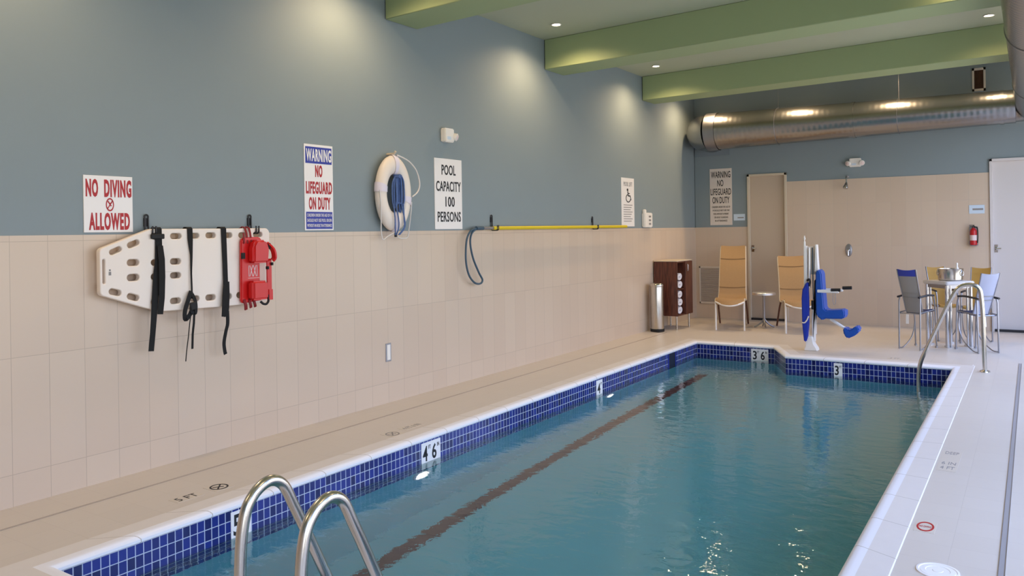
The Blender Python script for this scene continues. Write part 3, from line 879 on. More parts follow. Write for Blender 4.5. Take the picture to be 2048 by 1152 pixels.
mb.obox((x0 + 0.058, 3.565, 1.19), (1, 0, 0), W3, (0, 0, 1), 0.02, 0.014, 0.02); mb.obox((x0 + 0.058, 3.53, 1.165), (1, 0, 0), W3, (0, 0, 1), 0.02, 0.012, 0.02)
obj('buckle', mb, 'rubber', hb)
mb = MB(); f = Frame((x0 + 0.0222, 3.405, 1.10), (0, 1, 0), (0, 0, 1), (1, 0, 0))
f.text(mb, 'IXXI', 0.0, 0.07, 0.012, 0.085, 0.0, 0.0); f.rect(mb, -0.005, 0.085, 0.0, 0.003, 0, 0.001)
obj('printing', mb, 'label', hb)

# ================================================================== life ring
RC = (4.882, 1.708)
xr0 = LX + 0.055
ring = thing('life_ring', 'white ring buoy hanging on the left wall between two signs', 'life ring', (xr0, RC[0], RC[1]))
mb = MB()
A_, B_, ra_, rb_, rx_ = 0.148, 0.232, 0.052, 0.078, 0.046
n, m_ = 64, 20
V = []
for i in range(n):
    t = 2 * pi * i / n
    V.append([mb.bm.verts.new((xr0 + rx_ * sin(2 * pi * k / m_), RC[0] + (A_ + ra_ * cos(2 * pi * k / m_)) * cos(t), RC[1] + (B_ + rb_ * cos(2 * pi * k / m_)) * sin(t))) for k in range(m_)])
for i in range(n):
    for k in range(m_): mb.bm.faces.new((V[i][k], V[(i + 1) % n][k], V[(i + 1) % n][(k + 1) % m_], V[i][(k + 1) % m_]))
obj('buoy', mb, 'board', ring)
for tc in (171, -13, 88, 268):
    mb = MB(); R = []
    for d in (-7, -3.5, 0, 3.5, 7):
        t = radians(tc + d * (1.0 if tc not in (88, 268) else 1.2))
        R.append([mb.bm.verts.new((xr0 + (rx_ + 0.004) * sin(2 * pi * k / m_), RC[0] + (A_ + (ra_ + 0.005) * cos(2 * pi * k / m_)) * cos(t), RC[1] + (B_ + (rb_ + 0.006) * cos(2 * pi * k / m_)) * sin(t))) for k in range(m_)])
    for a, b in zip(R, R[1:]):
        for k in range(m_): mb.bm.faces.new((a[k], b[k], b[(k + 1) % m_], a[(k + 1) % m_]))
    obj('band', mb, 'band', ring)
def P_(y, z, d=0.0): return (xr0 + d, y, z)
mb = MB()
mb.tube(smooth_path([P_(4.90, 2.02, .03), P_(4.985, 2.0, .03), P_(5.07, 1.965, .03), P_(5.145, 1.90, .03), P_(5.182, 1.80, .03), P_(5.155, 1.73, .03), P_(5.085, 1.685, .03)], 6), 0.006, 8)
mb.tube(smooth_path([P_(4.69, 1.73, .03), P_(4.70, 1.62, .03), P_(4.712, 1.496, .02), P_(4.722, 1.40, .01), P_(4.742, 1.335, .01), P_(4.79, 1.36, .02), P_(4.85, 1.39, .04)], 6), 0.0045, 8)
mb.tube(smooth_path([P_(5.075, 1.64, .03), P_(5.064, 1.55, .03), P_(5.062, 1.43, .01), P_(5.04, 1.352, .01), P_(4.97, 1.34, .02), P_(4.90, 1.35, .03), P_(4.86, 1.39, .04)], 6), 0.0045, 8)
obj('grab_line', mb, 'line', ring)
mb = MB()
t = thing('wall_peg', 'small beige wall peg holding the top of the life ring', 'hook', (LX, 4.885, 2.03))
mb.tube([(LX - 0.01, 4.885, 2.03), (LX + 0.07, 4.885, 2.03), (LX + 0.085, 4.885, 2.05)], 0.010, 10); obj('peg', mb, 'frame', t)
# blue throw rope looped through the ring
rp = thing('throw_rope', 'blue throw rope coiled in long loops through the middle of the life ring', 'rope', (xr0, 4.88, 1.9))
random.seed(11)
mb = MB()
for k in range(9):
    y0 = 4.858 + 0.0125 * k + random.uniform(-.004, .004); bot = 1.575 + random.uniform(-.05, .06)
    topy = 4.905 + 0.005 * (k - 4)
    w = 0.010 + random.uniform(0, .008)
    xx = 0.030 + random.uniform(-.018, .02)
    mb.tube(smooth_path([P_(topy, 1.858, .03), P_(y0 - w, 1.78, xx), P_(y0 - w, 1.64, xx), P_(y0, bot, xx), P_(y0 + w, 1.64, xx + .012), P_(y0 + w, 1.80, xx + .01), P_(topy + 0.01, 1.858, .04)], 5), 0.0062, 7)
obj('loops', mb, 'rope', rp)
mb = MB(); mb.tube(smooth_path([P_(4.90 + 0.035 * cos(a * 2.1), 1.835 + 0.004 * a, 0.035 + 0.03 * sin(a * 2.1)) for a in range(7)], 4), 0.008, 7)
obj('wrap', mb, 'rope', rp)
mb = MB()
for (y0, y1, y2) in ((4.835, 4.83, 4.85), (4.86, 4.872, 4.862), (4.955, 4.94, 4.89), (4.93, 4.945, 4.90)):
    mb.tube(smooth_path([P_(y0, 1.62, .045), P_(y1, 1.50, .062), P_(y1 + 0.003, 1.43, .06), P_(y2, 1.37, .045)], 5), 0.0055, 7)
obj('tail', mb, 'rope', rp)
mb = MB(); mb.bx(xr0 + 0.03, xr0 + 0.05, 4.85, 4.872, 1.352, 1.385); mb.bevel(0.004, 1); obj('toggle', mb, 'dkmetal', rp)

# ================================================================== emergency lights
def emergency_light(fr, label, w, h, lens_right=True):
    t = thing('emergency_light', label, 'emergency light', fr.o)
    mb = MB(); fr.rect(mb, -w / 2, w / 2, -h / 2, h / 2, 0, 0.06); mb.bevel(0.008, 2); obj('housing', mb, 'white', t)
    for s_ in ((1,) if lens_right else (-1, 1)):
        c = fr.p(s_ * (w / 2 + 0.008), -h * 0.05, 0.045); ax = fr.n + fr.u * 0.5 * s_ - fr.v * 0.3
        mb = MB(); mb.lathe([(0.018, -0.03), (0.034, 0.0), (0.036, 0.03), (0.030, 0.034)], c, ax, 18); l = obj('lamp_head', mb, 'white', t)
        mb = MB(); mb.lathe([(0.029, 0.0335), (0.022, 0.040), (0.004, 0.043)], c, ax, 18); obj('lens', mb, 'label', l)
    mb = MB(); fr.rect(mb, -w * .3, w * .1, -h * .32, -h * .1, 0.059, 0.062); obj('test_panel', mb, 'paleblue', t)
    return t
emergency_light(LF(5.655, 2.255, PW), 'white twin head emergency light above the POOL CAPACITY sign', 0.13, 0.125)
emergency_light(BF(-2.07, 2.275, PW), 'small white emergency light on the back wall below the round duct', 0.15, 0.12, False)

# small white box by the access sign
fr = LF(10.06, 1.50, PW)
t = thing('soap_dispenser', 'small white wall box with a short top nub right of the wheelchair sign', 'dispenser', fr.o)
mb = MB(); fr.rect(mb, -0.13, 0.13, -0.09, 0.11, 0, 0.05); mb.bevel(0.01, 2); obj('housing', mb, 'white', t)
mb = MB(); fr.rect(mb, -0.12, -0.05, 0.10, 0.155, 0.005, 0.04); mb.bevel(0.008, 2); obj('nub', mb, 'white', t)
mb = MB()
for k in range(3): fr.rect(mb, 0.0, 0.07, 0.045 - k * 0.05, 0.07 - k * 0.05, 0.049, 0.0515)
obj('marking', mb, 'grey', t)

# outlet
fr = LF(4.853, 0.411)
t = thing('outlet_plate', 'small white outlet plate low on the cream tile wall', 'outlet', fr.o)
mb = MB(); fr.rect(mb, -0.032, 0.032, -0.075, 0.075, 0, 0.006); mb.bevel(0.002, 1); obj('cover_plate', mb, 'alu', t)
mb = MB(); fr.rect(mb, -0.020, 0.020, -0.062, 0.062, 0.005, 0.009); mb.bevel(0.002, 1); obj('socket_face', mb, 'white', t)

# ================================================================== shepherd's crook pole
px = LX + 0.06
pole = thing('shepherds_crook', 'yellow reaching pole with a blue grey crook resting on two wall hooks', 'rescue pole', (px, 7.8, 1.421))
mb = MB(); mb.tube([(px, 6.30, 1.418), (px, 9.30, 1.424)], 0.0175, 16); obj('pole_shaft', mb, 'yellow', pole)
mb = MB(); mb.tube([(px, 6.10, 1.418), (px, 6.31, 1.418)], 0.014, 14); obj('pole_tip', mb, 'alu', pole)
mb = MB(); mb.tube([(px, 6.02, 1.417), (px, 6.13, 1.418)], 0.019, 14); obj('socket', mb, 'crook', pole)
mb = MB(); mb.tube(smooth_path([(px, 6.06, 1.419), (px, 6.0, 1.413), (px, 5.924, 1.385), (px, 5.867, 1.30), (px, 5.853, 1.127), (px, 5.895, 0.99), (px, 5.985, 0.91), (px, 6.075, 0.897), (px, 6.110, 0.93), (px, 6.055, 1.0), (px, 5.965, 1.14), (px, 5.925, 1.28), (px, 5.95, 1.37), (px, 6.03, 1.414)], 8), 0.0095, 10)
obj('crook_loop', mb, 'crook', pole)
wall_hook(6.36, 1.535, 1.396, 'black wire wall hook at the crook end of the yellow pole', 0.085)
wall_hook(8.48, 1.535, 1.396, 'black wire wall hook near the sign end of the yellow pole', 0.085)

# ================================================================== vents, shower, extinguisher
fr = BF(-4.36, 0.222)
t = thing('air_grille', 'pale louvred return air grille low on the back wall left of the lounge chair', 'vent', fr.p(0.2, 0.28))
w, h = 0.44, 0.572
mb = MB()
for a in ((0, w, 0, 0.022), (0, w, h - 0.022, h), (0, 0.018, 0, h), (w - 0.018, w, 0, h)): fr.rect(mb, *a, 0, 0.014)
obj('frame', mb, 'grille', t)
mb = MB(); fr.rect(mb, 0.015, w - 0.015, 0.02, h - 0.02, 0.0, 0.003); obj('backing', mb, 'grilleback', t)
mb = MB()
for k in range(26):
    z = 0.028 + k * 0.0205
    mb.obox(fr.p(w / 2, z, 0.007), fr.u, fr.v + fr.n * 0.8, fr.n - fr.v * 0.8, w - 0.03, 0.012, 0.002)
obj('louvres', mb, 'grille', t)
fr = BF(-0.64, 3.115, PW)
t = thing('air_vent', 'small framed vent high on the back wall above the duct', 'vent', fr.p(0.075, 0.15))
w, h = 0.152, 0.30
mb = MB()
for a in ((0, w, 0, 0.03), (0, w, h - 0.03, h), (0, 0.024, 0, h), (w - 0.024, w, 0, h)): fr.rect(mb, *a, 0, 0.014)
obj('frame', mb, 'grille', t)
mb = MB(); fr.rect(mb, 0.02, w - 0.02, 0.025, h - 0.025, 0.0, 0.003); obj('backing', mb, 'ventdark', t)
mb = MB()
for k in range(8): mb.obox(fr.p(0.034 + k * 0.012, h / 2, 0.007), fr.v, fr.u, fr.n, h - 0.06, 0.003, 0.008)
obj('louvres', mb, 'walnut', t)

t = thing('wall_shower', 'small chrome shower head on the back wall at the tile edge', 'shower', (-2.178, BY, 2.07))
mb = MB(); mb.lathe([(0.022, 0), (0.020, 0.008)], (-2.178, BY + 0.008, 2.085), (0, -1, 0), 18)
mb.tube(smooth_path([(-2.178, BY, 2.085), (-2.178, BY - 0.05, 2.10), (-2.178, BY - 0.09, 2.06), (-2.178, BY - 0.10, 1.99)], 5), 0.009, 10); obj('arm', mb, 'chrome', t)
mb = MB(); mb.lathe([(0.010, 0.02), (0.018, 0.0), (0.036, -0.06), (0.034, -0.075)], (-2.178, BY - 0.10, 1.985), (0.1, 0.35, 1), 20); obj('head', mb, 'chrome', t)
t = thing('shower_valve', 'round chrome shower valve plate on the cream tile back wall', 'shower', (-2.176, BY, 1.046))
mb = MB(); mb.lathe([(0.052, 0), (0.050, 0.006), (0.030, 0.012)], (-2.176, BY, 1.046), (0, -1, 0), 28, sx=0.9, sy=1.75)
obj('escutcheon', mb, 'alu', t)
mb = MB(); mb.lathe([(0.020, 0.010), (0.018, 0.05), (0.010, 0.055)], (-2.176, BY, 1.046), (0, -1, 0), 18); mb.tube([(-2.176, BY - 0.045, 1.05), (-2.172, BY - 0.055, 0.972)], 0.009, 8)
obj('lever', mb, 'chrome', t)

fx, fy, fz = -0.648, BY - 0.052, 1.115
t = thing('fire_extinguisher', 'small red fire extinguisher hung on the tile beside the pale right door', 'extinguisher', (fx, fy, fz))
mb = MB(); mb.lathe([(0.036, 0), (0.042, 0.008), (0.042, 0.175), (0.036, 0.20), (0.016, 0.218), (0.014, 0.225)], (fx, fy, fz), (0, 0, 1), 24); obj('cylinder', mb, 'extred', t)
mb = MB(); mb.lathe([(0.0425, 0.06), (0.0425, 0.13)], (fx, fy, fz), (0, 0, 1), 24, caps=False); obj('instruction_label', mb, 'label', t)
mb = MB(); mb.lathe([(0.014, 0.223), (0.014, 0.245)], (fx, fy, fz), (0, 0, 1), 14); mb.bx(fx - 0.04, fx + 0.02, fy - 0.008, fy + 0.008, fz + 0.238, fz + 0.246); mb.bx(fx - 0.045, fx + 0.012, fy - 0.007, fy + 0.007, fz + 0.254, fz + 0.262); mb.bx(fx - 0.006, fx + 0.012, fy - 0.007, fy + 0.007, fz + 0.24, fz + 0.258); obj('valve_handle', mb, 'dkmetal', t)
mb = MB(); mb.tube(smooth_path([(fx + 0.014, fy - 0.01, fz + 0.235), (fx + 0.045, fy - 0.02, fz + 0.22), (fx + 0.05, fy - 0.025, fz + 0.12), (fx + 0.046, fy - 0.02, fz + 0.03)], 5), 0.007, 8); obj('hose', mb, 'rubber', t)
mb = MB(); mb.bx(fx - 0.05, fx + 0.05, fy + 0.040, BY, fz - 0.004, fz + 0.24); mb.bx(fx - 0.05, fx - 0.044, fy - 0.01, fy + 0.044, fz + 0.02, fz + 0.05); mb.bx(fx - 0.035, fx + 0.035, fy - 0.03, BY, fz - 0.012, fz + 0.0); obj('bracket', mb, 'alu', t)

# ================================================================== trash can, towel cabinet
tx, ty = -4.268, 10.05
t = thing('trash_can', 'slim stainless pedal bin standing against the left wall beside the cabinet', 'bin', (tx, ty, 0))
mb = MB(); mb.lathe([(0.088, 0.035), (0.089, 0.04), (0.089, 0.60), (0.088, 0.605)], (tx, ty, 0), (0, 0, 1), 36); obj('body', mb, 'steel', t)
mb = MB(); mb.lathe([(0.092, 0.0), (0.094, 0.004), (0.094, 0.036), (0.089, 0.04)], (tx, ty, 0), (0, 0, 1), 36); obj('base_ring', mb, 'rubber', t)
mb = MB(); mb.lathe([(0.092, 0.606), (0.094, 0.612), (0.094, 0.632), (0.080, 0.652), (0.02, 0.662), (0.004, 0.663)], (tx, ty, 0), (0, 0, 1), 36); obj('lid', mb, 'steel', t)
mb = MB(); mb.bx(tx + 0.03, tx + 0.08, ty - 0.13, ty - 0.07, 0.012, 0.022); mb.bevel(0.004, 1); obj('pedal', mb, 'rubber', t)

X0, X1, Y0, Y1, Z0, Z1 = LX + 0.02, -4.06, 10.26, 10.80, 0.19, 0.935
YM = 10.54
cab = thing('towel_cabinet', 'dark walnut towel cabinet on metal legs with an open shelf niche and a closed door', 'cabinet', ((X0 + X1) / 2, (Y0 + Y1) / 2, 0))
mb = MB(); th = 0.018
mb.bx(X0, X1, Y0, Y0 + th, Z0, Z1); mb.bx(X0, X1, Y1 - th, Y1, Z0, Z1); mb.bx(X0, X1, YM - th / 2, YM + th / 2, Z0 + th, Z1 - th)
mb.bx(X0, X0 + 0.01, Y0 + th, Y1 - th, Z0 + th, Z1 - th); mb.bx(X0, X1, Y0 + th, Y1 - th, Z0, Z0 + th); mb.bx(X0, X1, Y0 + th, Y1 - th, Z1 - th, Z1)
obj('carcass', mb, 'walnut', cab)
mb = MB(); mb.bx(X0 - 0.004, X1 + 0.008, Y0 - 0.006, Y1 + 0.006, Z1, Z1 + 0.014); mb.bevel(0.003, 1); obj('top', mb, 'frame', cab)
mb = MB(); mb.bx(X0 + 0.01, X1 - 0.012, Y0 + th, YM - th / 2, 0.545, 0.56); obj('shelf', mb, 'walnut', cab)
mb = MB(); mb.bx(X1, X1 + 0.016, YM, Y1 - 0.002, Z0 + 0.003, Z1 - 0.003); mb.bevel(0.002, 1); d = obj('door', mb, 'walnut', cab)
mb = MB(); mb.tube(fillet([(X1 + 0.016, YM + 0.04, 0.80), (X1 + 0.036, YM + 0.04, 0.80), (X1 + 0.036, YM + 0.04, 0.89), (X1 + 0.016, YM + 0.04, 0.89)], 0.01), 0.005, 8); obj('handle', mb, 'chrome', d)
for (x, y) in ((X0 + 0.03, Y0 + 0.04), (X1 - 0.03, Y0 + 0.04), (X0 + 0.03, Y1 - 0.04), (X1 - 0.03, Y1 - 0.04)):
    mb = MB(); mb.lathe([(0.013, 0), (0.013, 0.19)], (x, y, 0), (0, 0, 1), 14); obj('leg', mb, 'steel', cab)

def towel(y, z, r, label, seed):
    random.seed(seed)
    t = thing('rolled_towel', label, 'towel', (X1 - 0.15, y, z), group='rolled white towels in the cabinet')
    mb = MB(); P = []
    turns, n = 3.2, 60
    for i in range(n + 1):
        a = i / n * turns * 2 * pi; q = (r - 0.013) * (0.16 + 0.84 * i / n)
        P.append((q * cos(a) * 1.95, q * sin(a) * 0.98))
    th = 0.012
    xs = [X1 - 0.27, X1 - 0.02]
    ring = []
    for (a, b) in P:
        L = sqrt(a * a + b * b) or 1
        ring.append([mb.bm.verts.new((x, y + a * k, z + b * k)) for x in xs for k in (1, 1 + th / max(L, .01))])
    for A, B in zip(ring, ring[1:]):
        for q in ((0, 1), (1, 3), (3, 2), (2, 0)): mb.bm.faces.new((A[q[0]], A[q[1]], B[q[1]], B[q[0]]))
    mb.bm.faces.new((ring[0][0], ring[0][2], ring[0][3], ring[0][1])); mb.bm.faces.new((ring[-1][0], ring[-1][1], ring[-1][3], ring[-1][2]))
    obj('roll', mb, 'towel', t)
yc = (Y0 + th + YM - th / 2) / 2 + 0.006
yc = 10.404
R = 0.0545
for k, (z, lb) in enumerate(((Z0 + 0.018 + R, 'white rolled towel at the bottom of the cabinet niche, lowest of the lower stack'), (Z0 + 0.018 + R * 3, 'white rolled towel second from the bottom in the cabinet niche'), (Z0 + 0.018 + R * 5, 'white rolled towel topmost of the lower stack in the cabinet niche'),
                             (0.56 + R, 'white rolled towel lying directly on the middle shelf of the cabinet'), (0.56 + R * 3, 'white rolled towel topmost in the cabinet niche above the middle shelf'))):
    towel(yc + (0.006 if k % 2 else -0.004), z, R, lb, k)

# ================================================================== lounge chairs
def lounge(name, label, cx, cy, rz, ztop, lean):
    t = thing(name, label, 'lounge chair', (cx, cy, 0), rz, 'tan lounge chairs')
    # local: x across, +y to the front, origin under the front edge
    hw = 0.185
    prof = [(0.035, 0.375), (0.0, 0.425), (-0.10, 0.435), (-0.28, 0.405), (-0.44, 0.395), (-0.52, 0.44), (-0.56, 0.52), (-0.56 - lean * 0.35, 0.52 + (ztop - 0.52) * 0.45), (-0.56 - lean * 0.75, 0.52 + (ztop - 0.52) * 0.8), (-0.56 - lean, ztop)]
    path = smooth_path([(0, a, b) for a, b in prof], 6)
    def sur(u, v):
        i = v * (len(path) - 1); k = min(int(i), len(path) - 2); p = path[k].lerp(path[k + 1], i - k)
        x = (u - 0.5) * 2
        wv = hw * (1 - 0.10 * max(0, (v - 0.5) / 0.5))
        bulge = 0.10 * (1 - x * x) * max(0, 1 - v / 0.22)
        dip = -0.02 * (1 - x * x) * min(1, v / 0.3)
        return Vector((x * wv, p.y + bulge, p.z + dip * (0.5 if v > .5 else 1) - 0.02 * (1 - x * x) * max(0, 1 - v / 0.1)))
    mb = MB(); mb.thick(sur, 10, 60, (0, -0.012, -0.022)); obj('sling_cushion', mb, 'tan', t, local=True)
    mb = MB()
    for v in (0.68, 0.85):
        mb.tube([sur(k / 10, v) + Vector((0, 0.004, 0.004)) for k in range(11)], 0.004, 6)
    obj('seam', mb, 'seam', t, local=True)
    for s_ in (-1, 1):
        mb = MB(); mb.tube([(s_ * hw, 0.02, 0.0), (s_ * hw, 0.02, 0.385)], 0.0125, 10); obj('front_leg', mb, 'white', t, local=True)
        mb = MB(); mb.tube(fillet([(s_ * (hw + 0.006), -0.40, 0.37), (s_ * (hw + 0.008), -0.50, 0.30), (s_ * (hw + 0.012), -0.80, 0.008)], 0.04), 0.0125, 10); obj('rear_leg', mb, 'walnut', t, local=True)
        mb = MB(); mb.tube([Vector((s_ * (hw + 0.004) * (1 - 0.10 * max(0, (i / 29 - 0.5) / 0.5)), 0, 0)) + Vector((0, path[int(i / 29 * (len(path) - 1))].y - 0.008, path[int(i / 29 * (len(path) - 1))].z - 0.018)) for i in range(2, 30)], 0.011, 10); obj('side_rail', mb, 'frame', t, local=True)
    mb = MB(); mb.tube([(hw * x / 8, 0.02 + 0.105 * (1 - (x / 8) ** 2), 0.385 - 0.045 * (1 - (x / 8) ** 2)) for x in range(-8, 9)], 0.0125, 10); obj('front_rail', mb, 'white', t, local=True)
    return t
lounge('lounge_chair', 'tan high back lounge chair with white front legs left of the small table', -3.448, 10.60, radians(182.5) + 0.245 - radians(2.5), 1.13, 0.30)
lounge('lounge_chair', 'tan high back lounge chair partly behind the white and blue pool lift', -2.545, 10.68, radians(180) + 0.38, 0.985, 0.26)

# side table
sx_, sy_ = -3.125, 11.08
t = thing('side_table', 'small round metal side table between the two tan lounge chairs', 'table', (sx_, sy_, 0))
mb = MB(); mb.lathe([(0.145, 0.455), (0.155, 0.455), (0.155, 0.482), (0.148, 0.488), (0.02, 0.488)], (sx_, sy_, 0), (0, 0, 1), 36); obj('table_top', mb, 'alulight', t)
mb = MB(); mb.lathe([(0.02, 0.06), (0.017, 0.10), (0.017, 0.42), (0.03, 0.455)], (sx_, sy_, 0), (0, 0, 1), 16); obj('pedestal', mb, 'alu', t)
for k in range(4):
    a = radians(25 + 90 * k)
    mb = MB(); mb.tube(smooth_path([(sx_, sy_, 0.13), (sx_ + 0.035 * cos(a), sy_ + 0.035 * sin(a), 0.075), (sx_ + 0.09 * cos(a), sy_ + 0.09 * sin(a), 0.03), (sx_ + 0.135 * cos(a), sy_ + 0.135 * sin(a), 0.012)], 4), 0.011, 8); obj('foot', mb, 'alu', t)

# ================================================================== pool lift
LY = 9.28
lift = thing('pool_lift', 'white and blue pool access lift with a folded seat at the far pool edge', 'pool lift', (-2.10, LY, 0))
def xz(P, d0, d1, bev=0.01, seg=2):
    mb = MB(); mb.prism([(x, LY + d0, z) for x, z in P], (0, d1 - d0, 0))
    if bev: mb.bevel(bev, seg)
    return mb
obj('base_plate', xz([(-2.165, 0), (-2.02, 0), (-2.03, 0.03), (-2.06, 0.075), (-2.075, 0.16), (-2.14, 0.16), (-2.15, 0.05)], -0.06, 0.06, 0.006, 1), 'white', lift)
mb = MB(); mb.bx(-2.162, -2.128, LY - 0.03, LY + 0.05, 0.10, 1.17); mb.bevel(0.005, 1); obj('mast', mb, 'white', lift)
mb = MB(); mb.tube([(-2.150, LY - 0.02, 0.8), (-2.150, LY - 0.02, 1.22)], 0.012, 10); mb.tube([(-2.150, LY - 0.02, 1.21), (-2.150, LY - 0.02, 1.285)], 0.006, 8); mb.lathe([(0.010, 0), (0.012, 0.02), (0.006, 0.03)], (-2.15, LY - 0.02, 1.24), (0, 0, 1), 12); obj('mast_post', mb, 'white', lift)
mb = MB(); mb.prism([(-2.045, LY - 0.03, 0.88), (-2.005, LY - 0.03, 0.88), (-2.018, LY - 0.03, 1.185), (-2.036, LY - 0.03, 1.185)], (0, 0.08, 0)); mb.bevel(0.004, 1); obj('guide_plate', mb, 'white', lift)
mb = MB(); mb.bx(-2.15, -2.02, LY + 0.03, LY + 0.045, 0.85, 1.165); obj('back_plate', mb, 'board', lift)
mb = MB(); mb.tube([(-2.105, LY - 0.015, 0.70), (-2.100, LY - 0.015, 1.15)], 0.014, 14); a = obj('actuator', mb, 'alulight', lift)
mb = MB(); mb.tube([(-2.068, LY, 0.55), (-2.070, LY, 1.15)], 0.006, 10); obj('cable', mb, 'crook', lift)
mb = MB(); mb.tube(smooth_path([(-2.12, LY - 0.05, 0.78), (-2.10, LY - 0.055, 0.80), (-2.09, LY - 0.05, 0.77), (-2.10, LY - 0.05, 0.72)], 4), 0.012, 8); mb.bx(-2.085, -2.055, LY - 0.03, LY + 0.01, 0.46, 0.56); mb.bevel(0.004, 1); obj('motor_bracket', mb, 'dkmetal', lift)
mb = xz([(-2.158, 0.10), (-2.175, 0.30), (-2.178, 0.58), (-2.168, 0.68), (-2.125, 0.765), (-2.105, 0.77), (-2.100, 0.58), (-2.103, 0.30), (-2.118, 0.15), (-2.135, 0.10)], -0.085, -0.03, 0.015, 3)
cv = obj('cover', mb, 'coverblue', lift)
mb = MB(); mb.tube(smooth_path([(-2.172, LY - 0.089, 0.315), (-2.145, LY - 0.092, 0.315), (-2.12, LY - 0.092, 0.345), (-2.102, LY - 0.088, 0.39)], 5), 0.007, 8); obj('cord', mb, 'board', cv)
mb = xz([(-2.080, 0.10), (-2.052, 0.10), (-2.050, 0.36), (-2.052, 0.58), (-2.045, 0.78), (-2.030, 0.80), (-2.022, 0.72), (-2.036, 0.60), (-2.062, 0.58), (-2.085, 0.36)], -0.02, 0.03, 0.005, 1)
obj('lift_arm', mb, 'white', lift)
# seat: back, base, armrests, leg rest
S = [(-2.020, 0.885), (-2.025, 0.70), (-2.022, 0.45), (-2.018, 0.40), (-1.955, 0.345), (-1.935, 0.375), (-1.90, 0.370), (-1.740, 0.375), (-1.722, 0.395), (-1.722, 0.455), (-1.735, 0.478), (-1.80, 0.470), (-1.915, 0.462), (-1.935, 0.48), (-1.950, 0.70), (-1.958, 0.86), (-1.975, 0.905), (-2.0, 0.91)]
mb = MB(); mb.prism([(x, LY - 0.10, z) for x, z in S], (0, 0.20, 0)); mb.bevel(0.014, 3); seat = obj('seat', mb, 'liftblue', lift)
for y in (-0.105, 0.075):
    mb = MB(); mb.bx(-2.005, -1.78, LY + y, LY + y + 0.026, 0.655, 0.690) if y < 0 else mb.bx(-1.99, -1.77, LY + y, LY + y + 0.026, 0.66, 0.69)
    mb.bevel(0.006, 1); ar = obj('armrest', mb, 'white', lift)
    mb = MB(); xg = -1.86 if y < 0 else -1.775
    mb.tube([(xg, LY + y + 0.013, 0.685 if y < 0 else 0.70), (xg + 0.095, LY + y + 0.013, 0.69 if y < 0 else 0.705)], 0.019, 12); obj('grip', mb, 'rubber', ar)
mb = MB(); mb.tube(smooth_path([(-1.84, LY - 0.09, 0.665), (-1.842, LY - 0.09, 0.56), (-1.83, LY - 0.09, 0.53), (-1.815, LY - 0.09, 0.56), (-1.815, LY - 0.09, 0.66)], 5), 0.003, 6); obj('hand_cord', mb, 'drain', lift)
mb = MB(); mb.tube([(-1.89, LY, 0.36), (-1.70, LY, 0.235)], 0.017, 12); obj('leg_rest_arm', mb, 'white', lift)
mb = xz([(-1.748, 0.27), (-1.738, 0.20), (-1.700, 0.160), (-1.625, 0.200), (-1.582, 0.25), (-1.588, 0.292), (-1.612, 0.305), (-1.645, 0.282), (-1.668, 0.262), (-1.69, 0.25), (-1.725, 0.285)], -0.085, 0.085, 0.012, 2)
obj('foot_rest', mb, 'liftblue', lift)

# ================================================================== dining set
tcx, tcy = -0.82, 10.35
tab = thing('dining_table', 'square pale topped metal table set cornerwise by the far deck', 'table', (tcx, tcy, 0), radians(45))
hw = 0.19
mb = MB(); P = rounded([(-hw, -hw), (hw, -hw), (hw, hw), (-hw, hw)], 0.03)
mb.prism([(x, y, 0.705) for x, y in P], (0, 0, 0.04)); mb.bevel(0.008, 2); obj('table_top', mb, 'tabletop', tab, local=True)
mb = MB()
for a in ((-hw + .03, hw - .03, -hw + .03, -hw + .045), (-hw + .03, hw - .03, hw - .045, hw - .03), (-hw + .03, -hw + .045, -hw + .03, hw - .03), (hw - .045, hw - .03, -hw + .03, hw - .03)): mb.bx(*a, 0.665, 0.705)
obj('apron', mb, 'alu', tab, local=True)
for sx in (-1, 1):
    for sy in (-1, 1):
        mb = MB()
        q = 0.155
        mb.lathe([(0.020, 0.0), (0.020, 0.70)], (sx * q, sy * q, 0), (0, 0, 1), 16); mb.lathe([(0.012, 0.0), (0.012, 0.70)], (sx * (q - 0.045), sy * q, 0), (0, 0, 1), 12)
        mb.bx(min(sx * q, sx * (q - .05)), max(sx * q, sx * (q - .05)), min(sy * q, sy * (q - .05)), max(sy * q, sy * (q - .05)), 0.0, 0.02)
        obj('leg', mb, 'chrome', tab, local=True)

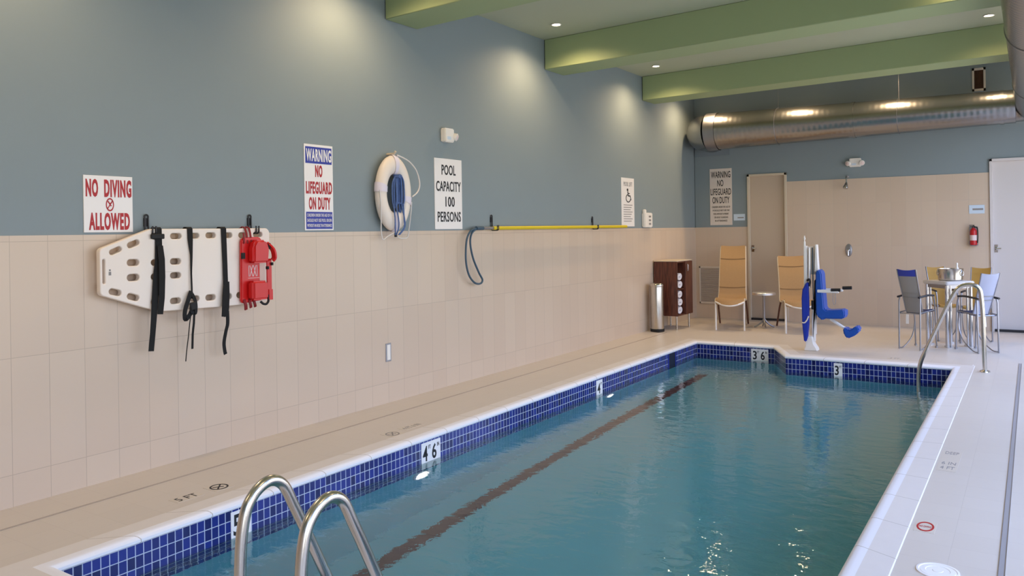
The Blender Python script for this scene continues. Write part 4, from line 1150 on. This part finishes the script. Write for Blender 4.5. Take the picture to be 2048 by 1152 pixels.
def chair(label, x, y, rz, back, head, seatm, scale_h=1.0, tagm=True):
    t = thing('patio_chair', label, 'chair', (x, y, 0), rz, 'sling chairs around the deck table')
    hw = 0.118          # origin midway between the rear feet, +y faces the table
    H = 0.885 * scale_h
    def bk(u, v):
        xx = (u - 0.5) * 2; w = 0.086 + 0.014 * v
        return Vector((xx * w, 0.115 - 0.165 * v - 0.014 * (1 - xx * xx), 0.405 + (H - 0.405) * v + (0.012 * xx * xx if v > .95 else 0)))
    mb = MB(); mb.thick(lambda u, v: bk(u, v * 0.86), 8, 12, (0, 0.006, 0)); obj('back_sling', mb, back, t, local=True)
    mb = MB(); mb.thick(lambda u, v: bk(u, 0.86 + v * 0.14) + Vector((0, -0.001, 0)), 8, 4, (0, 0.010, 0)); obj('head_band', mb, head, t, local=True)
    mb = MB()
    for v in (0.36, 0.46): mb.tube([bk(k / 8, v) - Vector((0, 0.004, 0)) for k in range(9)], 0.004, 6)
    obj('cross_bar', mb, 'mesh', t, local=True)
    mb = MB(); mb.thick(lambda u, v: Vector(((u - 0.5) * 0.185, 0.115 + 0.24 * v, 0.405 + 0.03 * v + 0.012 * (2 * u - 1) ** 2 - (0.02 * max(0, v - 0.85) / 0.15))), 8, 8, (0, 0, -0.022)); obj('seat_sling', mb, seatm, t, local=True)
    for s_ in (-1, 1):
        mb = MB(); mb.tube([bk(0.5 + 0.5 * s_, k / 8) + Vector((s_ * 0.006, 0.002, 0)) for k in range(9)] , 0.0075, 8); obj('back_rail', mb, 'alu', t, local=True)
        mb = MB(); mb.tube([(s_ * hw, 0.0, 0.0), (s_ * hw, 0.01, 0.54), (s_ * (hw - .004), 0.02, 0.58)], 0.0085, 8); obj('rear_leg', mb, 'alu', t, local=True)
        mb = MB(); mb.tube(smooth_path([(s_ * hw, 0.36, 0.012), (s_ * hw, 0.345, 0.30), (s_ * hw, 0.33, 0.50), (s_ * hw, 0.30, 0.59)], 4), 0.0085, 8); mb.lathe([(0.014, 0), (0.014, 0.02)], (s_ * hw, 0.36, 0.0), (0, 0, 1), 10); obj('front_leg', mb, 'alu', t, local=True)
        mb = MB(); mb.tube(smooth_path([(s_ * hw, -0.015, 0.585), (s_ * hw, 0.06, 0.592), (s_ * hw, 0.20, 0.600), (s_ * hw, 0.31, 0.592)], 4), 0.012, 8); obj('armrest', mb, 'dkmetal', t, local=True)
        mb = MB(); mb.tube(smooth_path([(s_ * (hw - .01), 0.30, 0.41), (s_ * (hw - .01), 0.325, 0.28), (s_ * (hw - .01), 0.26, 0.12), (s_ * (hw - .006), 0.10, 0.02), (s_ * (hw - .004), 0.005, 0.012)], 5), 0.0065, 8); obj('brace', mb, 'alu', t, local=True)
        mb = MB(); mb.tube([(s_ * (hw - .004), 0.02, 0.41), (s_ * (hw - .006), 0.33, 0.43)], 0.0075, 8); obj('seat_rail', mb, 'alu', t, local=True)
    mb = MB(); mb.tube([(-hw, 0.03, 0.40), (hw, 0.03, 0.40)], 0.0075, 8); mb.tube([(-hw, 0.33, 0.42), (hw, 0.33, 0.42)], 0.0075, 8); obj('seat_frame', mb, 'alu', t, local=True)
    if tagm:
        mb = MB(); mb.ribbon([(-0.03, 0.02, 0.39), (-0.03, 0.015, 0.34), (-0.028, 0.012, 0.285)], (1, 0, 0), 0.03, 0.003); obj('care_tag', mb, 'white', t, local=True)
    return t
chair('grey sling chair with a blue head band, nearest the pool lift side of the table', -1.165, 9.80, radians(-21), 'mesh', 'headblue', 'navy')
chair('pale blue grey sling chair in front of the right door with a navy seat', -0.413, 9.885, radians(40), 'meshl', 'meshl', 'navy', 0.96)
chair('olive tan backed sling chair behind the table on the right door side', -0.53, 10.92, radians(168), 'tansling', 'tansling', 'tansling', 0.97, False)
chair('olive tan sling chair almost hidden behind the metal tub on the table', -1.0, 11.02, radians(205), 'tansling', 'tansling', 'tansling', 0.97, False)

bx_, by_, bz_ = -0.80, 10.37, 0.745
t = thing('beverage_tub', 'round hammered metal tub with ring handles standing on the deck table', 'tub', (bx_, by_, bz_))
mb = MB(); mb.lathe([(0.02, 0.001), (0.115, 0.001), (0.124, 0.01), (0.128, 0.06), (0.131, 0.128), (0.136, 0.136), (0.128, 0.136), (0.122, 0.06), (0.112, 0.015), (0.02, 0.010)], (bx_, by_, bz_), (0, 0, 1), 36); obj('tub_body', mb, 'steel', t)
for k in (200, 335):
    a = radians(k); c = Vector((bx_ + 0.135 * cos(a), by_ + 0.135 * sin(a), bz_ + 0.085))
    mb = MB(); u = Vector((-sin(a), cos(a), 0)); mb.tube([c + u * 0.026 * cos(q * pi / 8) + Vector((0, 0, 0.026 * sin(q * pi / 8))) for q in range(16)], 0.004, 6, closed=True); mb.lathe([(0.01, -0.012), (0.006, 0.006)], c + Vector((0, 0, 0.026)), (cos(a), sin(a), 0), 10); obj('handle', mb, 'chrome', t)
t = thing('white_bottle', 'small white bottle standing in the metal tub', 'bottle', (-0.735, 10.40, bz_ + 0.012))
mb = MB(); mb.lathe([(0.018, 0), (0.02, 0.004), (0.02, 0.12), (0.010, 0.145), (0.009, 0.165)], (-0.735, 10.40, bz_ + 0.012), (0, 0, 1), 16); obj('bottle_body', mb, 'white', t)
mb = MB(); mb.lathe([(0.011, 0.163), (0.011, 0.185), (0.008, 0.188)], (-0.735, 10.40, bz_ + 0.012), (0, 0, 1), 14); obj('cap', mb, 'white', t)

# ================================================================== handrails
def rail(label, x, base_y):
    t = thing('pool_ladder_rail', label, 'handrail', (x, base_y, 0), group='curved handrails at the near pool end')
    pts = [(x, base_y, -0.02), (x, base_y + 0.004, 0.36), (x, base_y + 0.02, 0.52), (x, base_y + 0.055, 0.588), (x, base_y + 0.115, 0.617), (x, base_y + 0.170, 0.592), (x, base_y + 0.215, 0.51), (x, base_y + 0.27, 0.40), (x, base_y + 0.36, 0.215), (x, base_y + 0.46, 0.0), (x, base_y + 0.53, -0.17), (x, base_y + 0.56, -0.40), (x, base_y + 0.56, -0.80)]
    mb = MB(); mb.tube(smooth_path(pts, 8), 0.0178, 18); obj('rail_tube', mb, 'steel', t)
    mb = MB(); mb.lathe([(0.042, 0.002), (0.040, 0.014), (0.022, 0.022), (0.018, 0.022)], (x, base_y, 0), (0, 0, 1), 24); obj('flange', mb, 'steel', t)
rail('curved stainless handrail at the near pool end, the one closer to the left wall', -2.0, 1.528)
rail('curved stainless handrail at the near pool end, the one farther from the left wall', -1.72, 1.512)
ry = 8.63
t = thing('grab_rail', 'stainless stair grab rail arching from the right deck into the far pool corner', 'handrail', (-0.393, ry, 0))
pts = fillet([(-0.393, ry, 0.0), (-0.405, ry, 0.60), (-0.425, ry, 0.818), (-0.595, ry, 0.812), (-0.70, ry, 0.60), (-0.93, ry, 0.06), (-0.952, ry, -0.05), (-0.955, ry, -0.55)], [0, .1, .09, .09, .05, .06, .05, 0], 7)
mb = MB(); mb.tube(pts, 0.0195, 16); obj('rail_tube', mb, 'steel', t)
mb = MB(); mb.lathe([(0.045, 0.0), (0.043, 0.012), (0.024, 0.02)], (-0.393, ry, 0), (0, 0, 1), 24); obj('flange', mb, 'steel', t)

# ================================================================== deck and pool fittings
def slot_drain(name, label, x, y0, y1, w, m):
    t = thing(name, label, 'drain', (x, (y0 + y1) / 2, 0))
    mb = MB(); mb.bx(x - w / 2, x - w / 2 + 0.003, y0, y1, -0.01, 0.003); mb.bx(x + w / 2 - 0.003, x + w / 2, y0, y1, -0.01, 0.003); obj('edge', mb, m, t)
    mb = MB(); mb.bx(x - w / 2 + 0.003, x + w / 2 - 0.003, y0, y1, -0.012, 0.0015); obj('channel', mb, 'drainl' if m == 'drainl' else 'drain', t)
slot_drain('slot_drain', 'narrow slot drain running along the left deck beside the wall', -4.11, FY + 0.1, 10.0, 0.012, 'drainl')
slot_drain('slot_drain', 'wide grey slot drain running along the right deck at the picture edge', -0.122, FY + 0.1, 9.3, 0.026, 'alu')
mb = MB(); mb.bx(-0.512, -0.504, 1.55, 9.0, -0.01, 0.0035)
struct('trim_1', mb, 'signwhite')

kx, ky = -0.335, 3.57
t = thing('skimmer_lid', 'round white skimmer lid set in the right deck', 'lid', (kx, ky, 0))
mb = MB(); mb.lathe([(0.078, 0.0), (0.078, 0.004), (0.070, 0.005), (0.066, 0.002)], (kx, ky, 0), (0, 0, 1), 40, caps=False); obj('rim', mb, 'signwhite', t)
mb = MB(); mb.lathe([(0.066, 0.002), (0.064, 0.004), (0.045, 0.0045), (0.043, 0.003), (0.02, 0.003), (0.018, 0.0045), (0.004, 0.0045)], (kx, ky, 0), (0, 0, 1), 40); obj('cover', mb, 'white', t)

def FF(x, y, u, v): return Frame((x, y, 0.0006), u, v, (0, 0, 1))
def deck_mark(name, label, fr, draw, m, pw, ph, panel='deckmark'):
    t = thing(name, label, 'deck marking', fr.o)
    mb = MB(); fr.rect(mb, -pw / 2, pw / 2, -ph / 2, ph / 2, -0.003, 0.0006); obj('tile', mb, panel, t)
    mb = MB(); draw(fr, mb); obj('lettering', mb, m, t)
M['deckmark'] = mat('deck_marker_tile', lin(206, 195, 180), 0.42)
M['deckmarkw'] = mat('pale_marker_tile', lin(214, 206, 198), 0.42)
def txt(s_, a, b, w0=0.0008):
    return lambda fr, mb: fr.text(mb, s_, -a, a, -b, b, 0.0006, 0.0, w0)
def nodive(fr, mb):
    fr.ring(mb, 0, 0, 0.05, 0.05, 0.010, 0, 0.0014); fr.bar(mb, -0.034, -0.034, 0.034, 0.034, 0.009, 0, 0.0014); fr.bar(mb, -0.03, 0.018, 0.02, -0.015, 0.012, 0, 0.0012)
# read from the water: on the left deck up points away from the pool
UL, VL = (0, 1, 0), (-1, 0, 0)
UR, VR = (0, -1, 0), (1, 0, 0)
deck_mark('deck_marker', 'small 5 FT marker tile on the left deck near the handrails', FF(-3.765, 2.555, UL, VL), txt('5 FT', 0.06, 0.028), 'ink', 0.16, 0.085)
deck_mark('deck_marker', 'small round no diving tile on the left deck near the handrails', FF(-3.765, 2.755, UL, VL), nodive, 'ink', 0.12, 0.12)
deck_mark('deck_marker', 'small round no diving tile on the left deck beside the 4 FT 6 IN marker', FF(-3.706, 4.105, UL, VL), nodive, 'grey', 0.12, 0.12)
deck_mark('deck_marker', 'small 4 FT 6 IN marker tile on the left deck', FF(-3.73, 4.33, UL, VL), txt('4 FT 6 IN', 0.085, 0.024), 'grey', 0.2, 0.085)
def three(fr, mb):
    fr.text(mb, '4 FT', -0.04, 0.04, -0.075, -0.045, 0.0006, 0, .0008); fr.text(mb, '6 IN', -0.04, 0.04, -0.035, -0.005, 0.0006, 0, .0008); fr.text(mb, 'DEEP', -0.04, 0.04, 0.06, 0.085, 0.0006, 0, .0008)
deck_mark('deck_marker', 'grey lettered depth marker on the right deck', FF(-0.425, 5.28, (1, 0, 0), (0, 1, 0)), lambda fr, mb: [fr.text(mb, '4 FT', -0.036, 0.036, -0.19, -0.13, 0.0006, 0, .0008), fr.text(mb, '6 IN', -0.036, 0.036, -0.09, -0.03, 0.0006, 0, .0008), fr.text(mb, 'DEEP', -0.036, 0.036, 0.15, 0.21, 0.0006, 0, .0008)], 'grey', 0.1, 0.46, 'deckmark')
def nodr(fr, mb):
    fr.ring(mb, 0, 0, 0.036, 0.065, 0.008, 0, 0.0014); fr.text(mb, 'NO DIVING', -0.025, 0.025, -0.012, 0.012, 0.0006, 0, .0008)
deck_mark('deck_marker', 'red ringed no diving marker on the right deck', FF(-0.43, 4.07, (1, 0, 0), (0, 1, 0)), nodr, 'red', 0.085, 0.15, 'deckmark')
deck_mark('deck_marker', 'faint 3 FT marker tile on the far deck behind the pool edge', FF(-1.22, 9.08, (1, 0, 0), (0, 1, 0)), txt('3 FT', 0.045, 0.03), 'grey', 0.13, 0.10)

def pool_mark(label, fr, parts, w):
    t = thing('depth_marker', label, 'depth marker', fr.o)
    mb = MB(); fr.rect(mb, 0, w, -0.165, 0.135, -0.002, 0.0035); obj('tile', mb, 'signwhite', t)
    mb = MB()
    for (s_, a, b, c, d) in parts: fr.text(mb, s_, a, b, c, d, 0.0035, 0.02, 0.001)
    obj('lettering', mb, 'ink', t)
def PL(y): return Frame((POOL[0][0], y, ZW), (0, 1, 0), (0, 0, 1), (1, 0, 0))
pool_mark('white 5 FT depth marker on the blue waterline tile by the near handrails', PL(2.605), [('5', 0.014, 0.058, 0.008, 0.118), ('FT', 0.066, 0.092, 0.085, 0.118)], 0.125)
pool_mark('white 4 FT 6 IN depth marker on the blue tile of the left pool wall', PL(4.125), [('4', 0.014, 0.065, 0.008, 0.112), ('FT', 0.074, 0.098, 0.085, 0.112), ('6', 0.112, 0.160, 0.008, 0.112), ('IN', 0.168, 0.190, 0.085, 0.112)], 0.205)
pool_mark('narrow white 4 FT depth marker farther along the left pool wall', PL(6.69), [('4', 0.022, 0.080, 0.008, 0.105), ('FT', 0.088, 0.115, 0.085, 0.108)], 0.125)
pool_mark('white 3 FT 6 IN depth marker on the recessed far pool wall', Frame((-2.80, 9.37, ZW), (1, 0, 0), (0, 0, 1), (0, -1, 0)), [('3', 0.020, 0.066, 0.010, 0.112), ('FT', 0.072, 0.094, 0.085, 0.112), ('6', 0.112, 0.158, 0.010, 0.112), ('IN', 0.164, 0.184, 0.085, 0.112)], 0.20)
pool_mark('white 3 FT depth marker on the far pool wall right of the lift', Frame((-1.76, 8.77, ZW), (1, 0, 0), (0, 0, 1), (0, -1, 0)), [('3', 0.010, 0.050, 0.010, 0.110), ('FT', 0.055, 0.078, 0.085, 0.110)], 0.085)

t = thing('pool_skimmer', 'dark skimmer opening in the left pool wall near the far corner', 'skimmer', (-3.47, 8.57, -0.17))
mb = MB(); mb.bx(-3.475, -3.466, 8.47, 8.67, -0.33, -0.036); obj('opening_shade', mb, 'skim', t)  # flat dark panel on the wall; its colour is the opening's shade
mb = MB()
for a in ((8.462, 8.474, -0.34, -0.034), (8.666, 8.678, -0.34, -0.034)): mb.bx(-3.475, -3.463, *a)
obj('frame', mb, 'signblue', t)

for (y, z, lb) in ((4.12, -0.46, 'glowing white underwater light on the left pool wall below the 4 FT 6 IN marker'), (6.95, -0.46, 'glowing white underwater light on the left pool wall below the narrow 4 FT marker')):
    t = thing('pool_light', lb, 'pool light', (-3.47, y, z), group='underwater lights on the left pool wall')
    mb = MB(); mb.lathe([(0.085, 0), (0.085, 0.012), (0.070, 0.018), (0.066, 0.012)], (-3.47, y, z), (1, 0, 0), 28, caps=False); obj('rim', mb, 'white', t)
    mb = MB(); mb.lathe([(0.068, 0.008), (0.05, 0.016), (0.004, 0.020)], (-3.47, y, z), (1, 0, 0), 28); obj('lens', mb, 'poollamp', t)
